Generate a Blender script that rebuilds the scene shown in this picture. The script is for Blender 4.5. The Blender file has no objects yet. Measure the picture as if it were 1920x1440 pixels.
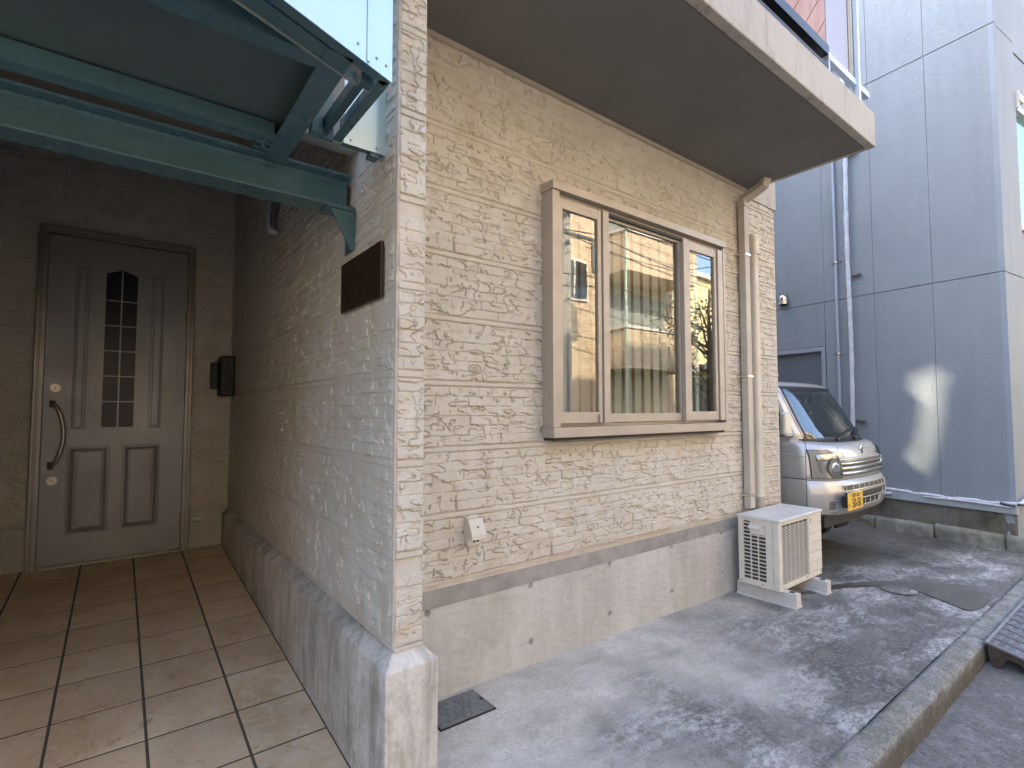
import bpy, math, random
import numpy as np
from mathutils import Matrix, Vector
random.seed(7)
R = math.radians
SC = bpy.context.scene
COL = SC.collection

# ------------------------------------------------------------------ camera
cam = bpy.data.cameras.new("camera"); cam_o = bpy.data.objects.new("camera", cam); COL.objects.link(cam_o)
cam.sensor_width = 36.0; cam.lens = 18.051; cam.clip_start = 0.05; cam.clip_end = 2000
yaw, pit, rol = R(52.5237), R(2.817), R(-.0354)
Fv = Vector((math.cos(yaw)*math.cos(pit), math.sin(yaw)*math.cos(pit), math.sin(pit)))
Rv = Fv.cross(Vector((0, 0, 1))).normalized(); Uv = Rv.cross(Fv)
Rv, Uv = Rv*math.cos(rol)+Uv*math.sin(rol), Uv*math.cos(rol)-Rv*math.sin(rol)
M = Matrix((Rv, Uv, -Fv)).transposed().to_4x4(); M.translation = Vector((0, 0, 1.33))
cam_o.matrix_world = M
SC.camera = cam_o
SC.render.resolution_x = 1024; SC.render.resolution_y = 768

# ------------------------------------------------------------------ light
SUN_EL = R(38.0)
SUN_DX = 0.32                      # rays travel (SUN_DX, -1) in plan: the sun stands behind the houses
W = bpy.data.worlds.new("World"); SC.world = W; W.use_nodes = True
wn = W.node_tree; wn.nodes.clear()
sky = wn.nodes.new('ShaderNodeTexSky'); sky.sky_type = 'NISHITA'; sky.sun_disc = False
sky.sun_elevation = SUN_EL
to_sun = Vector((-SUN_DX, 1, 0)).normalized()*math.cos(SUN_EL) + Vector((0, 0, math.sin(SUN_EL)))
sky.sun_rotation = math.atan2(to_sun.x, to_sun.y)
sky.air_density = 0.9; sky.dust_density = 3.0; sky.ozone_density = 0.4
bg = wn.nodes.new('ShaderNodeBackground'); bg.inputs[1].default_value = 0.15
wo = wn.nodes.new('ShaderNodeOutputWorld')
wn.links.new(sky.outputs[0], bg.inputs[0]); wn.links.new(bg.outputs[0], wo.inputs[0])
sl = bpy.data.lights.new("sun", 'SUN'); sl.energy = 2.35; sl.angle = R(0.55); sl.color = (1.0, 0.87, 0.64)
so = bpy.data.objects.new("sun", sl); COL.objects.link(so)
so.rotation_euler = (-to_sun).to_track_quat('-Z', 'Y').to_euler(); so.location = (0, 10, 20)
SC.view_settings.view_transform = 'Standard'; SC.view_settings.look = 'None'
SC.view_settings.exposure = 3.15; SC.view_settings.gamma = 1.0
SC.cycles.max_bounces = 8; SC.cycles.diffuse_bounces = 5; SC.cycles.glossy_bounces = 4
SC.cycles.transparent_max_bounces = 12; SC.cycles.caustics_reflective = False; SC.cycles.caustics_refractive = False
SC.cycles.use_denoising = True
SC.cycles.sample_clamp_indirect = 6.0

# ------------------------------------------------------------------ scene helpers
def tag(o, label=None, cat=None, group=None, kind=None):
    if label: o['label'] = label
    if cat: o['category'] = cat
    if group: o['group'] = group
    if kind: o['kind'] = kind
    return o
def thing(name, label, cat, loc=(0, 0, 0), rz=0, group=None):
    o = bpy.data.objects.new(name, None); COL.objects.link(o)
    o.location = loc; o.rotation_euler = (0, 0, rz); o.empty_display_size = .1
    return tag(o, label, cat, group)
def put(o, parent):
    if parent is not None:
        o.parent = parent
        # geometry is written in world coordinates: undo the parent's own placement
        chain = []; q = parent
        while q is not None: chain.append(q); q = q.parent
        mw = Matrix.Identity(4)
        for q in reversed(chain): mw = mw @ q.matrix_parent_inverse @ Matrix.LocRotScale(q.location, q.rotation_euler, q.scale)
        o.matrix_parent_inverse = mw.inverted()
    return o

class MB:
    """collects shapes (world coordinates) for ONE mesh"""
    def __init__(s): s.v = []; s.f = []; s.m = []; s.sm = []
    def add(s, vs, fs, mi=0, smooth=False):
        b = len(s.v); s.v += [tuple(map(float, p)) for p in vs]
        for f in fs: s.f.append([b+i for i in f]); s.m.append(mi); s.sm.append(smooth)
        return s
    def box(s, x0, x1, y0, y1, z0, z1, mi=0):
        return s.add([(x0,y0,z0),(x1,y0,z0),(x1,y1,z0),(x0,y1,z0),(x0,y0,z1),(x1,y0,z1),(x1,y1,z1),(x0,y1,z1)],
              [(0,3,2,1),(4,5,6,7),(0,1,5,4),(1,2,6,5),(2,3,7,6),(3,0,4,7)], mi)
    def obox(s, o, a, b, c, mi=0):
        """box from corner o along vectors a,b,c"""
        o, a, b, c = map(Vector, (o, a, b, c))
        if a.cross(b).dot(c) < 0: a, b = b, a
        P = [o, o+a, o+a+b, o+b, o+c, o+a+c, o+a+b+c, o+b+c]
        return s.add(P, [(0,3,2,1),(4,5,6,7),(0,1,5,4),(1,2,6,5),(2,3,7,6),(3,0,4,7)], mi)
    def prism(s, poly, ax, a0, a1, mi=0, smooth=False):
        """poly: 2D points in the plane normal to axis ax (order: the other two axes)"""
        def P(p, t):
            l = list(p); l.insert(ax, t); return l
        area = sum(poly[i][0]*poly[(i+1) % len(poly)][1]-poly[(i+1) % len(poly)][0]*poly[i][1] for i in range(len(poly)))
        if (area < 0) != (ax == 1): poly = poly[::-1]
        n = len(poly)
        v = [P(p, a0) for p in poly]+[P(p, a1) for p in poly]
        f = [list(range(n))[::-1], list(range(n, 2*n))]
        s.add(v, f, mi)
        s.add(v, [(i, (i+1) % n, n+(i+1) % n, n+i) for i in range(n)], mi, smooth)
        return s
    def quad(s, a, b, c, d, mi=0): return s.add([a, b, c, d], [(0, 1, 2, 3)], mi)
    def tube(s, pts, r, n=12, mi=0, cap=True, rect=None):
        """swept round (or rectangular rect=(w,h)) tube through points"""
        pts = [Vector(p) for p in pts]; vs = []; N = len(pts)
        up = None
        for i, p in enumerate(pts):
            d = (pts[min(i+1, N-1)]-pts[max(i-1, 0)]).normalized()
            if up is None:
                up = Vector((0, 0, 1)) if abs(d.z) < .9 else Vector((0, 1, 0))
            a = d.cross(up); a.normalize(); b = a.cross(d).normalized(); up = b
            rr = r[i] if isinstance(r, (list, tuple)) else r
            if rect:
                w, h = rect
                for (u, v) in ((-w/2, -h/2), (w/2, -h/2), (w/2, h/2), (-w/2, h/2)): vs.append(p+a*u+b*v)
            else:
                for k in range(n):
                    t = 2*math.pi*k/n; vs.append(p+a*(rr*math.cos(t))+b*(rr*math.sin(t)))
        m = 4 if rect else n
        fs = [(i*m+k, i*m+(k+1) % m, (i+1)*m+(k+1) % m, (i+1)*m+k) for i in range(N-1) for k in range(m)]
        s.add(vs, fs, mi, smooth=not rect)
        if cap:
            s.add(vs, [list(range(m))[::-1], [(N-1)*m+k for k in range(m)]], mi)
        return s
    def disc(s, c, nrm, r, th, n=24, mi=0, r2=None):
        c = Vector(c); nrm = Vector(nrm).normalized()
        return s.tube([c, c+nrm*th], [r, r2 if r2 is not None else r], n, mi)
    def build(s, name, mat, parent=None, bevel=0, smooth=None, seg=2):
        me = None
        if name in SPLIT and not getattr(s, 'single', False):
            return s.build_split(name, mat, parent, bevel, smooth, seg)
        mats = mat if isinstance(mat, (list, tuple)) else [mat]
        me = bpy.data.meshes.new(name); me.from_pydata(s.v, [], s.f); me.update()
        for m in mats: me.materials.append(m)
        me.polygons.foreach_set('material_index', s.m)
        me.polygons.foreach_set('use_smooth', [bool(smooth)]*len(s.f) if smooth is not None else s.sm)
        o = bpy.data.objects.new(name, me); COL.objects.link(o); put(o, parent)
        if bevel:
            b = o.modifiers.new('bevel', 'BEVEL'); b.width = bevel; b.segments = seg; b.limit_method = 'ANGLE'; b.angle_limit = R(40)
            b.harden_normals = False
        return o

def _build_split(s, name, mat, parent, bevel, smooth, seg):
    """each separate piece of the mesh becomes a part of its own"""
    key = {}; par = list(range(len(s.v)))
    def find(i):
        while par[i] != i: par[i] = par[par[i]]; i = par[i]
        return i
    for i, p in enumerate(s.v):
        k = tuple(round(c, 4) for c in p)
        if k in key: par[find(i)] = find(key[k])
        else: key[k] = i
    for f in s.f:
        for i in f[1:]: par[find(i)] = find(f[0])
    grp = {}
    for n_, f in enumerate(s.f): grp.setdefault(find(f[0]), []).append(n_)
    o = None
    for fl in grp.values():
        q = MB(); q.single = True; ren = {}
        for n_ in fl:
            ff = []
            for i in s.f[n_]:
                if i not in ren: ren[i] = len(q.v); q.v.append(s.v[i])
                ff.append(ren[i])
            q.f.append(ff); q.m.append(s.m[n_]); q.sm.append(s.sm[n_])
        o = q.build(name, mat, parent, bevel, smooth, seg)
    return o
MB.build_split = _build_split
SPLIT = {'bolt', 'rivet', 'screw', 'socket_hole', 'support_rib', 'mullion', 'door_rail', 'plate_screw', 'seam_strip', 'post', 'end_clip', 'pane', 'screen_border'}

def gridmesh(name, V, mat, parent=None, mask=None, flip=False):
    """V: (n,m,3) numpy array of vertices -> smooth grid mesh"""
    n, m, _ = V.shape
    idx = np.arange(n*m).reshape(n, m)
    q = np.stack([idx[:-1, :-1], idx[1:, :-1], idx[1:, 1:], idx[:-1, 1:]], -1).reshape(-1, 4)
    if flip: q = q[:, ::-1]
    if mask is not None: q = q[mask.reshape(-1)]
    me = bpy.data.meshes.new(name)
    me.vertices.add(n*m); me.vertices.foreach_set('co', V.reshape(-1).astype(np.float32))
    k = len(q); me.loops.add(k*4); me.loops.foreach_set('vertex_index', q.reshape(-1).astype(np.int32))
    me.polygons.add(k); me.polygons.foreach_set('loop_start', np.arange(0, k*4, 4, dtype=np.int32))
    me.polygons.foreach_set('use_smooth', np.ones(k, dtype=bool))
    me.update(calc_edges=True); me.validate()
    me.materials.append(mat)
    o = bpy.data.objects.new(name, me); COL.objects.link(o); put(o, parent)
    return o

# ------------------------------------------------------------------ noise in numpy (relief)
_T = {}
def vnoise(x, y, seed):
    if seed not in _T: _T[seed] = np.random.RandomState(seed).rand(256, 256)*2-1
    T = _T[seed]; xi = np.floor(x).astype(int); yi = np.floor(y).astype(int); fx = x-xi; fy = y-yi
    fx = fx*fx*fx*(fx*(fx*6-15)+10); fy = fy*fy*fy*(fy*(fy*6-15)+10)
    a = T[xi & 255, yi & 255]; b = T[(xi+1) & 255, yi & 255]; c = T[xi & 255, (yi+1) & 255]; d = T[(xi+1) & 255, (yi+1) & 255]
    return (a*(1-fx)+b*fx)*(1-fy)+(c*(1-fx)+d*fx)*fy
def hsh(a, b, seed):
    if seed not in _T: _T[seed] = np.random.RandomState(seed).rand(256, 256)*2-1
    return _T[seed][a.astype(int) & 255, b.astype(int) & 255]

PER = .3135; Z0 = .529; BAND = .031; CH = (PER-BAND)/6
def siding_h(s, z, off=0., gk=1., lap=1.):
    """relief of the split-stone pattern siding, metres outwards"""
    p = np.floor((z-Z0)/PER); t = z-Z0-p*PER
    s2 = np.mod(s+off+p*.61, 2.42)                    # the pressed pattern repeats from panel to panel
    c = np.floor(t/CH); tc = t-c*CH
    L = .172
    so = s2/L+np.where(np.mod(c, 2) == 0, 0, .5)+hsh(c, c*0, 11)*.18
    b = np.floor(so); fb = (so-b)*L
    def field(ss, tt):
        wx = ss+.012*vnoise(ss/.03, tt/.02+9, 3); wz = tt+.006*vnoise(ss/.025, tt/.03+5, 4)
        return (1.25*vnoise(wx/.082+3, wz/.052, 5)+.62*vnoise(wx/.040, wz/.028, 6)+.10*vnoise(wx/.012, wz/.010, 8))*.95
    br = .42*hsh(b, c, 12)+1.9; F = field(s2, t); e = .0012
    gx = (field(s2+e, t)-F)/e; gz_ = (field(s2, t+e)-F)/e; F = F+br*.95
    k = np.floor(F); fr = F-k
    n3 = vnoise(s2/.012, t/.010, 8)
    d = np.abs(F-np.round(F))/np.maximum(np.hypot(gx, gz_), 6.)
    msk = np.clip((vnoise(s2/.04+7, t/.03, 21)+.28)*3, 0, 1)
    h = (k+.22*fr)*.0042+.0045*lap*(.5+.5*hsh(b, c, 14))*(1-tc/CH)+.004
    h = h-.0125*gk*msk*np.clip(1.35-d/.0026, 0, 1)
    h = h+.0006*n3
    # joints between the moulded stones, partly worn away
    j = vnoise(s2/.05+20, t/.05+c*7, 9)
    g1 = np.clip(1-np.minimum(tc, CH-tc)/.0042, 0, 1)*np.clip((j+.25)*3, 0, 1)
    g2 = np.clip(1-np.minimum(fb, L-fb)/.0042, 0, 1)*np.clip((j+.1)*3, 0, 1)
    h = h-.0085*gk*np.maximum(g1, g2)
    # plain band along the top of each panel
    tb = t-(PER-BAND)
    band = tb > 0
    hb = .0115+.0005*vnoise(s2/.02, t/.02, 7)
    hb = np.where((tb < .0042) | (tb > BAND-.0045), -.001, hb)
    hb = np.where(tb > BAND-.0075, np.minimum(hb, .004), hb)
    h = np.where(band, hb, np.clip(h, -.012, .026))
    return h

# ------------------------------------------------------------------ materials
def nt(name):
    m = bpy.data.materials.new(name); m.use_nodes = True; t = m.node_tree
    b = t.nodes['Principled BSDF']; return m, t, b
def plain(name, col, rough=.6, metal=0., spec=.5, bump=None, var=.0, vs=6., coat=0, bscale=120, bstr=.15):
    """paint / plastic / metal with a little colour drift, dirt and fine bump"""
    m, t, b = nt(name); L = t.links
    b.inputs['Roughness'].default_value = rough; b.inputs['Metallic'].default_value = metal
    b.inputs['Specular IOR Level'].default_value = spec
    if coat: b.inputs['Coat Weight'].default_value = coat; b.inputs['Coat Roughness'].default_value = .06
    tc = t.nodes.new('ShaderNodeTexCoord')
    if var:
        n = t.nodes.new('ShaderNodeTexNoise'); n.inputs['Scale'].default_value = vs; n.inputs['Detail'].default_value = 6; n.inputs['Roughness'].default_value = .62
        L.new(tc.outputs['Object'], n.inputs['Vector'])
        r = t.nodes.new('ShaderNodeMapRange'); r.inputs['From Min'].default_value = .3; r.inputs['From Max'].default_value = .7
        r.inputs['To Min'].default_value = 1-var; r.inputs['To Max'].default_value = 1+var*.6
        L.new(n.outputs['Fac'], r.inputs['Value'])
        mx = t.nodes.new('ShaderNodeVectorMath'); mx.operation = 'SCALE'; mx.inputs[0].default_value = col
        L.new(r.outputs[0], mx.inputs['Scale']); L.new(mx.outputs[0], b.inputs['Base Color'])
        r2 = t.nodes.new('ShaderNodeMapRange'); r2.inputs['From Min'].default_value = .3; r2.inputs['From Max'].default_value = .7
        r2.inputs['To Min'].default_value = min(1, rough*1.2); r2.inputs['To Max'].default_value = rough*.8
        L.new(n.outputs['Fac'], r2.inputs['Value']); L.new(r2.outputs[0], b.inputs['Roughness'])
    else: b.inputs['Base Color'].default_value = (*col, 1)
    if bump:
        n = t.nodes.new('ShaderNodeTexNoise'); n.inputs['Scale'].default_value = bscale; n.inputs['Detail'].default_value = 4
        L.new(tc.outputs['Object'], n.inputs['Vector'])
        bp = t.nodes.new('ShaderNodeBump'); bp.inputs['Distance'].default_value = bump; bp.inputs['Strength'].default_value = bstr
        L.new(n.outputs['Fac'], bp.inputs['Height']); L.new(bp.outputs[0], b.inputs['Normal'])
    return m
class G:
    """tiny node-graph writer"""
    def __init__(s, name):
        s.m, s.t, s.b = nt(name); s.L = s.t.links
        s.tc = s.t.nodes.new('ShaderNodeTexCoord'); s.pos = s.tc.outputs['Object']
    def n(s, k, **kw):
        x = s.t.nodes.new(k)
        for a, v in kw.items(): setattr(x, a, v)
        return x
    def lk(s, a, b): s.L.new(a, b)
    def scaled(s, sx, sy, sz, src=None):
        x = s.n('ShaderNodeMapping'); x.inputs['Scale'].default_value = (sx, sy, sz); s.lk(src or s.pos, x.inputs[0]); return x.outputs[0]
    def noise(s, scale, det=5, rough=.55, vec=None, dist=0):
        x = s.n('ShaderNodeTexNoise'); x.inputs['Scale'].default_value = scale; x.inputs['Detail'].default_value = det
        x.inputs['Roughness'].default_value = rough; x.inputs['Distortion'].default_value = dist
        s.lk(vec or s.pos, x.inputs['Vector']); return x.outputs['Fac']
    def vor(s, scale, feat='F1', vec=None, rnd=1):
        x = s.n('ShaderNodeTexVoronoi'); x.feature = feat; x.inputs['Scale'].default_value = scale; x.inputs['Randomness'].default_value = rnd
        s.lk(vec or s.pos, x.inputs['Vector']); return x.outputs['Distance']
    def rng(s, v, a, b, c=0., d=1., smooth=False):
        x = s.n('ShaderNodeMapRange'); x.interpolation_type = 'SMOOTHSTEP' if smooth else 'LINEAR'
        for i, w in zip(('From Min', 'From Max', 'To Min', 'To Max'), (a, b, c, d)): x.inputs[i].default_value = w
        s.lk(v, x.inputs['Value']); return x.outputs[0]
    def math(s, op, a, b=None):
        x = s.n('ShaderNodeMath'); x.operation = op
        for i, w in enumerate((a, b)):
            if w is None: continue
            if isinstance(w, (int, float)): x.inputs[i].default_value = w
            else: s.lk(w, x.inputs[i])
        return x.outputs[0]
    def mix(s, f, a, b, mode='MIX'):
        x = s.n('ShaderNodeMix'); x.data_type = 'RGBA'; x.blend_type = mode
        if isinstance(f, (int, float)): x.inputs[0].default_value = f
        else: s.lk(f, x.inputs[0])
        for i, w in ((6, a), (7, b)):
            if isinstance(w, tuple): x.inputs[i].default_value = (*w[:3], 1)
            else: s.lk(w, x.inputs[i])
        return x.outputs[2]
    def xyz(s):
        x = s.n('ShaderNodeSeparateXYZ'); s.lk(s.pos, x.inputs[0]); return x.outputs
    def bump(s, h, dist, strength=1., prev=None):
        x = s.n('ShaderNodeBump'); x.inputs['Distance'].default_value = dist; x.inputs['Strength'].default_value = strength
        s.lk(h, x.inputs['Height'])
        if prev: s.lk(prev, x.inputs['Normal'])
        s.lk(x.outputs[0], s.b.inputs['Normal']); return x.outputs[0]
    def col(s, c):
        if isinstance(c, tuple): s.b.inputs['Base Color'].default_value = (*c, 1)
        else: s.lk(c, s.b.inputs['Base Color'])
    def rough(s, r):
        if isinstance(r, (int, float)): s.b.inputs['Roughness'].default_value = r
        else: s.lk(r, s.b.inputs['Roughness'])

def mat_siding():
    g = G('siding paint'); z = g.xyz()
    c = g.mix(g.rng(g.noise(1.3, 4), .35, .65), (.555, .535, .475), (.615, .595, .535))
    c = g.mix(g.rng(g.noise(9, 5, .65), .45, .75), c, (.50, .46, .375))
    st = g.noise(3, 6, .6, g.scaled(5, 5, .45))
    c = g.mix(g.math('MULTIPLY', g.rng(st, .52, .75), .35), c, (.46, .39, .30))
    # splash dirt near the foot of the wall
    low = g.math('MULTIPLY', g.rng(z[2], .75, .5), g.rng(g.noise(6, 5, .6), .35, .65))
    c = g.mix(g.math('MULTIPLY', low, .35), c, (.42, .33, .27))
    g.col(c); g.rough(.78); g.b.inputs['Specular IOR Level'].default_value = .3
    g.bump(g.noise(170, 4, .7), .0016, .6)
    return g.m
def mat_concrete(name='foundation concrete', base=(.44, .435, .405), dark=(.26, .25, .215), light=(.56, .56, .53), moss=0.2, streak=1.):
    g = G(name); z = g.xyz()
    c = g.mix(g.rng(g.noise(2.2, 6, .6), .32, .68), base, light)
    st = g.noise(1.6, 8, .7, g.scaled(4.6, 4.6, .6), .7)
    c = g.mix(g.math('MULTIPLY', g.rng(st, .44, .72), .62*streak), c, dark)
    st2 = g.noise(2.1, 6, .7, g.scaled(5, 5, .8), .5)
    c = g.mix(g.math('MULTIPLY', g.rng(st2, .54, .74), .6*streak), c, light)
    c = g.mix(g.math('MULTIPLY', g.rng(g.noise(7, 8, .75, None, .5), .52, .68), .45), c, light)
    ms = g.math('MULTIPLY', g.rng(g.noise(3.5, 7, .7), .5, .7), moss)
    c = g.mix(ms, c, (.17, .16, .085))
    c = g.mix(g.math('MULTIPLY', g.rng(g.noise(60, 5, .7), .45, .8), .35), c, dark)
    g.col(c); g.rough(.85); g.b.inputs['Specular IOR Level'].default_value = .25
    n = g.bump(g.noise(11, 8, .6), .003, .4); g.bump(g.noise(150, 3, .6), .0012, .5, n)
    return g.m
def mat_driveway():
    g = G('driveway concrete'); z = g.xyz()
    v = g.scaled(.55, 1.0, 1)
    big = g.noise(1.1, 5, .55); mid = g.noise(3.2, 8, .68, v, .5)
    # pale near the house wall, weathered dark toward the street and the truck
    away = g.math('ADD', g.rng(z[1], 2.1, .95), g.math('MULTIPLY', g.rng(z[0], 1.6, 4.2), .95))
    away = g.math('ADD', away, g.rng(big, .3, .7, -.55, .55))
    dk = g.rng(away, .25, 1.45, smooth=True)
    pale = g.mix(g.rng(g.noise(5, 6, .65), .35, .68), (.49, .47, .42), (.69, .67, .62))
    pale = g.mix(g.math('MULTIPLY', g.rng(g.noise(2.1, 5, .6, None, .8), .5, .66), .6), pale, (.40, .365, .32))
    pale = g.mix(g.math('MULTIPLY', g.rng(g.noise(28, 8, .85), .50, .62), .55), pale, (.40, .38, .355))
    pale = g.mix(g.math('MULTIPLY', g.rng(g.noise(3.6, 9, .8, g.scaled(.6, 1.3, 1), .4), .47, .68), .6), pale, (.37, .345, .305))
    pale = g.mix(g.math('MULTIPLY', g.rng(g.noise(75, 5, .85), .50, .62), .55), pale, (.30, .285, .26))
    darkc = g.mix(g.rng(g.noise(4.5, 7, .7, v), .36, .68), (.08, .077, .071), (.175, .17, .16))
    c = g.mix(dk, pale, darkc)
    # laitance: pale flakes left on the dark concrete
    fl = g.math('MULTIPLY', g.rng(mid, .46, .60), g.rng(g.noise(24, 9, .9, g.scaled(.6, 1.2, 1)), .44, .56))
    c = g.mix(g.math('MULTIPLY', g.math('MULTIPLY', fl, g.rng(dk, .05, .5)), .95), c, (.52, .515, .50))
    under = g.math('MULTIPLY', g.rng(g.math('ADD', g.math('ADD', z[1], g.math('MULTIPLY', z[0], .25)), g.math('MULTIPLY', g.noise(1.8, 6, .7), 1.2)), 3.45, 4.0), .85)  # painted shade under and before the truck, mixed with wet mossy stain
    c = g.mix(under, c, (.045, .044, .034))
    gr = g.noise(48, 6, .85)
    c = g.mix(g.math('MULTIPLY', g.rng(gr, .52, .66), g.rng(dk, 0, 1, .25, .85)), c, (.36, .36, .35))
    c = g.mix(g.math('MULTIPLY', g.rng(gr, .46, .34), g.rng(dk, 0, 1, .1, .8)), c, (.045, .045, .043))
    c = g.mix(g.math('MULTIPLY', g.rng(g.noise(1.7, 5, .6, g.scaled(.6, 1.6, 1)), .56, .72), .5), c, (.10, .095, .085))
    g.col(c); g.rough(g.rng(g.noise(7, 5), .3, .7, .62, .9)); g.b.inputs['Specular IOR Level'].default_value = .35
    n = g.bump(g.noise(24, 8, .7), .008, .6); g.bump(g.noise(160, 4, .7), .003, .7, n)
    return g.m
def mat_road():
    g = G('worn asphalt')
    c = g.mix(g.rng(g.noise(1.4, 6, .6), .3, .7), (.098, .095, .088), (.155, .15, .14))
    ag = g.vor(130); c = g.mix(g.math('MULTIPLY', g.rng(ag, .30, .12), g.rng(g.noise(40, 3), .42, .6)), c, (.30, .30, .295))
    c = g.mix(g.math('MULTIPLY', g.rng(g.noise(5, 8, .8), .48, .66), .7), c, (.27, .265, .265))
    c = g.mix(g.math('MULTIPLY', g.rng(g.noise(30, 6, .85), .52, .62), .6), c, (.045, .045, .045))
    c = g.mix(g.math('MULTIPLY', g.rng(g.noise(38, 6, .85, g.scaled(1, 1, 1)), .56, .64), .7), c, (.36, .36, .355))
    g.col(c); g.rough(.8); n = g.bump(ag, .004, .8); g.bump(g.noise(12, 6), .01, .4, n)
    return g.m
def mat_kerb():
    g = G('kerb concrete')
    c = g.mix(g.rng(g.noise(9, 7, .7), .35, .65), (.17, .165, .145), (.32, .315, .295))
    c = g.mix(g.math('MULTIPLY', g.rng(g.noise(55, 5, .8), .52, .66), .8), c, (.42, .42, .40))
    c = g.mix(g.math('MULTIPLY', g.rng(g.noise(80, 4, .8), .48, .36), .8), c, (.05, .05, .042))
    c = g.mix(g.math('MULTIPLY', g.rng(g.noise(4, 6, .7), .52, .66), .5), c, (.11, .12, .06))
    c = g.mix(g.math('MULTIPLY', g.rng(g.xyz()[1], .778, .770), .8), c, (.075, .062, .042))
    g.col(c); g.rough(.9); n = g.bump(g.noise(70, 5, .75), .008, .8); g.bump(g.noise(12, 6), .02, .5, n)
    return g.m
def mat_tiles():
    g = G('porch tile')
    c = g.mix(g.rng(g.noise(3.2, 6, .62), .32, .68), (.56, .41, .255), (.80, .66, .46))
    c = g.mix(g.math('MULTIPLY', g.rng(g.noise(13, 7, .7, None, 1.2), .5, .66), .7), c, (.76, .68, .57))
    c = g.mix(g.math('MULTIPLY', g.rng(g.noise(4.5, 7, .75, None, 2.2), .56, .68), .75), c, (.33, .20, .10))
    i = g.n('ShaderNodeAttribute'); i.attribute_name = 'tone'
    c = g.mix(g.math('MULTIPLY', i.outputs['Fac'], .5), c, (.50, .38, .25))
    g.col(c); g.rough(g.rng(g.noise(20, 5), .3, .7, .5, .72)); n = g.bump(g.noise(9, 8, .7, None, 1.5), .006, .6)
    g.bump(g.noise(80, 4), .001, .6, n)
    return g.m
def mat_alc(name, base, b2):
    g = G(name)
    c = g.mix(g.rng(g.noise(.9, 5, .6), .3, .7), base, b2)
    c = g.mix(g.math('MULTIPLY', g.rng(g.noise(2, 6, .6, g.scaled(3, 3, .3)), .5, .75), .35), c, tuple(x*.8 for x in base))
    g.col(c); g.rough(.62); g.b.inputs['Specular IOR Level'].default_value = .35
    n = g.bump(g.rng(g.noise(26, 6, .7, g.scaled(1, 1, 1.8), .6), .50, .70), .005, .6)
    g.bump(g.noise(90, 4, .65), .003, .5, n)
    return g.m
def mat_stained(name, base, dirt, amt=.7, zlo=3.15, zhi=3.4):
    """cream painted slab edge with dark mould spots along its lower and upper edge"""
    g = G(name); z = g.xyz()
    c = g.mix(g.rng(g.noise(2, 5), .3, .7), base, tuple(x*.9 for x in base))
    a = g.math('ADD', g.rng(z[2], zlo+.10, zlo), g.rng(z[2], zhi-.07, zhi, 0, .8))
    s = g.math('MULTIPLY', g.rng(g.noise(5.5, 7, .75), .50, .64), g.rng(g.noise(30, 6, .8, g.scaled(1, 1, .5)), .4, .6))
    c = g.mix(g.math('MULTIPLY', g.math('MULTIPLY', s, a), amt), c, dirt)
    c = g.mix(g.math('MULTIPLY', g.rng(g.noise(2.4, 6, .7, g.scaled(4, 4, .6)), .56, .70), .35), c, dirt)
    g.col(c); g.rough(.7); g.bump(g.noise(60, 5, .7), .002, .5)
    return g.m
def mat_glass(name, refl=.32, tint=(.62, .68, .66), wave=.0012, rough=.0, wsc=5., blend=.35):
    m = bpy.data.materials.new(name); m.use_nodes = True; t = m.node_tree; t.nodes.clear(); L = t.links
    o = t.nodes.new('ShaderNodeOutputMaterial'); mx = t.nodes.new('ShaderNodeMixShader')
    tr = t.nodes.new('ShaderNodeBsdfTransparent'); tr.inputs[0].default_value = (*tint, 1)
    gl = t.nodes.new('ShaderNodeBsdfGlossy'); gl.inputs['Roughness'].default_value = rough
    lw = t.nodes.new('ShaderNodeLayerWeight'); lw.inputs['Blend'].default_value = blend
    r = t.nodes.new('ShaderNodeMapRange'); r.inputs['To Min'].default_value = refl; r.inputs['To Max'].default_value = 1.0
    L.new(lw.outputs['Fresnel'], r.inputs['Value']); L.new(r.outputs[0], mx.inputs[0])
    tc = t.nodes.new('ShaderNodeTexCoord'); n = t.nodes.new('ShaderNodeTexNoise'); n.inputs['Scale'].default_value = wsc; n.inputs['Detail'].default_value = 1
    b = t.nodes.new('ShaderNodeBump'); b.inputs['Distance'].default_value = wave; b.inputs['Strength'].default_value = 1
    L.new(tc.outputs['Object'], n.inputs['Vector']); L.new(n.outputs['Fac'], b.inputs['Height']); L.new(b.outputs[0], gl.inputs['Normal'])
    L.new(tr.outputs[0], mx.inputs[1]); L.new(gl.outputs[0], mx.inputs[2]); L.new(mx.outputs[0], o.inputs[0])
    return m
def mat_brick(name, b1, b2, mortar, sc=1., bw=.22, bh=.065):
    g = G(name)
    # use x+y on vertical faces so every wall of the block gets courses
    s = g.n('ShaderNodeSeparateXYZ'); g.lk(g.pos, s.inputs[0])
    a = g.math('ADD', s.outputs[0], s.outputs[1]); cb = g.n('ShaderNodeCombineXYZ'); g.lk(a, cb.inputs[0]); g.lk(s.outputs[2], cb.inputs[1])
    t = g.n('ShaderNodeTexBrick'); g.lk(cb.outputs[0], t.inputs['Vector']); t.inputs['Scale'].default_value = sc
    t.inputs['Color1'].default_value = (*b1, 1); t.inputs['Color2'].default_value = (*b2, 1); t.inputs['Mortar'].default_value = (*mortar, 1)
    t.inputs['Brick Width'].default_value = bw; t.inputs['Row Height'].default_value = bh; t.inputs['Mortar Size'].default_value = .008
    t.inputs['Bias'].default_value = -.2
    c = g.mix(g.rng(g.noise(1.5, 5), .3, .7, 0, .35), t.outputs['Color'], tuple(x*.7 for x in b1))
    g.col(c); g.rough(.75)
    return g.m
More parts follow.
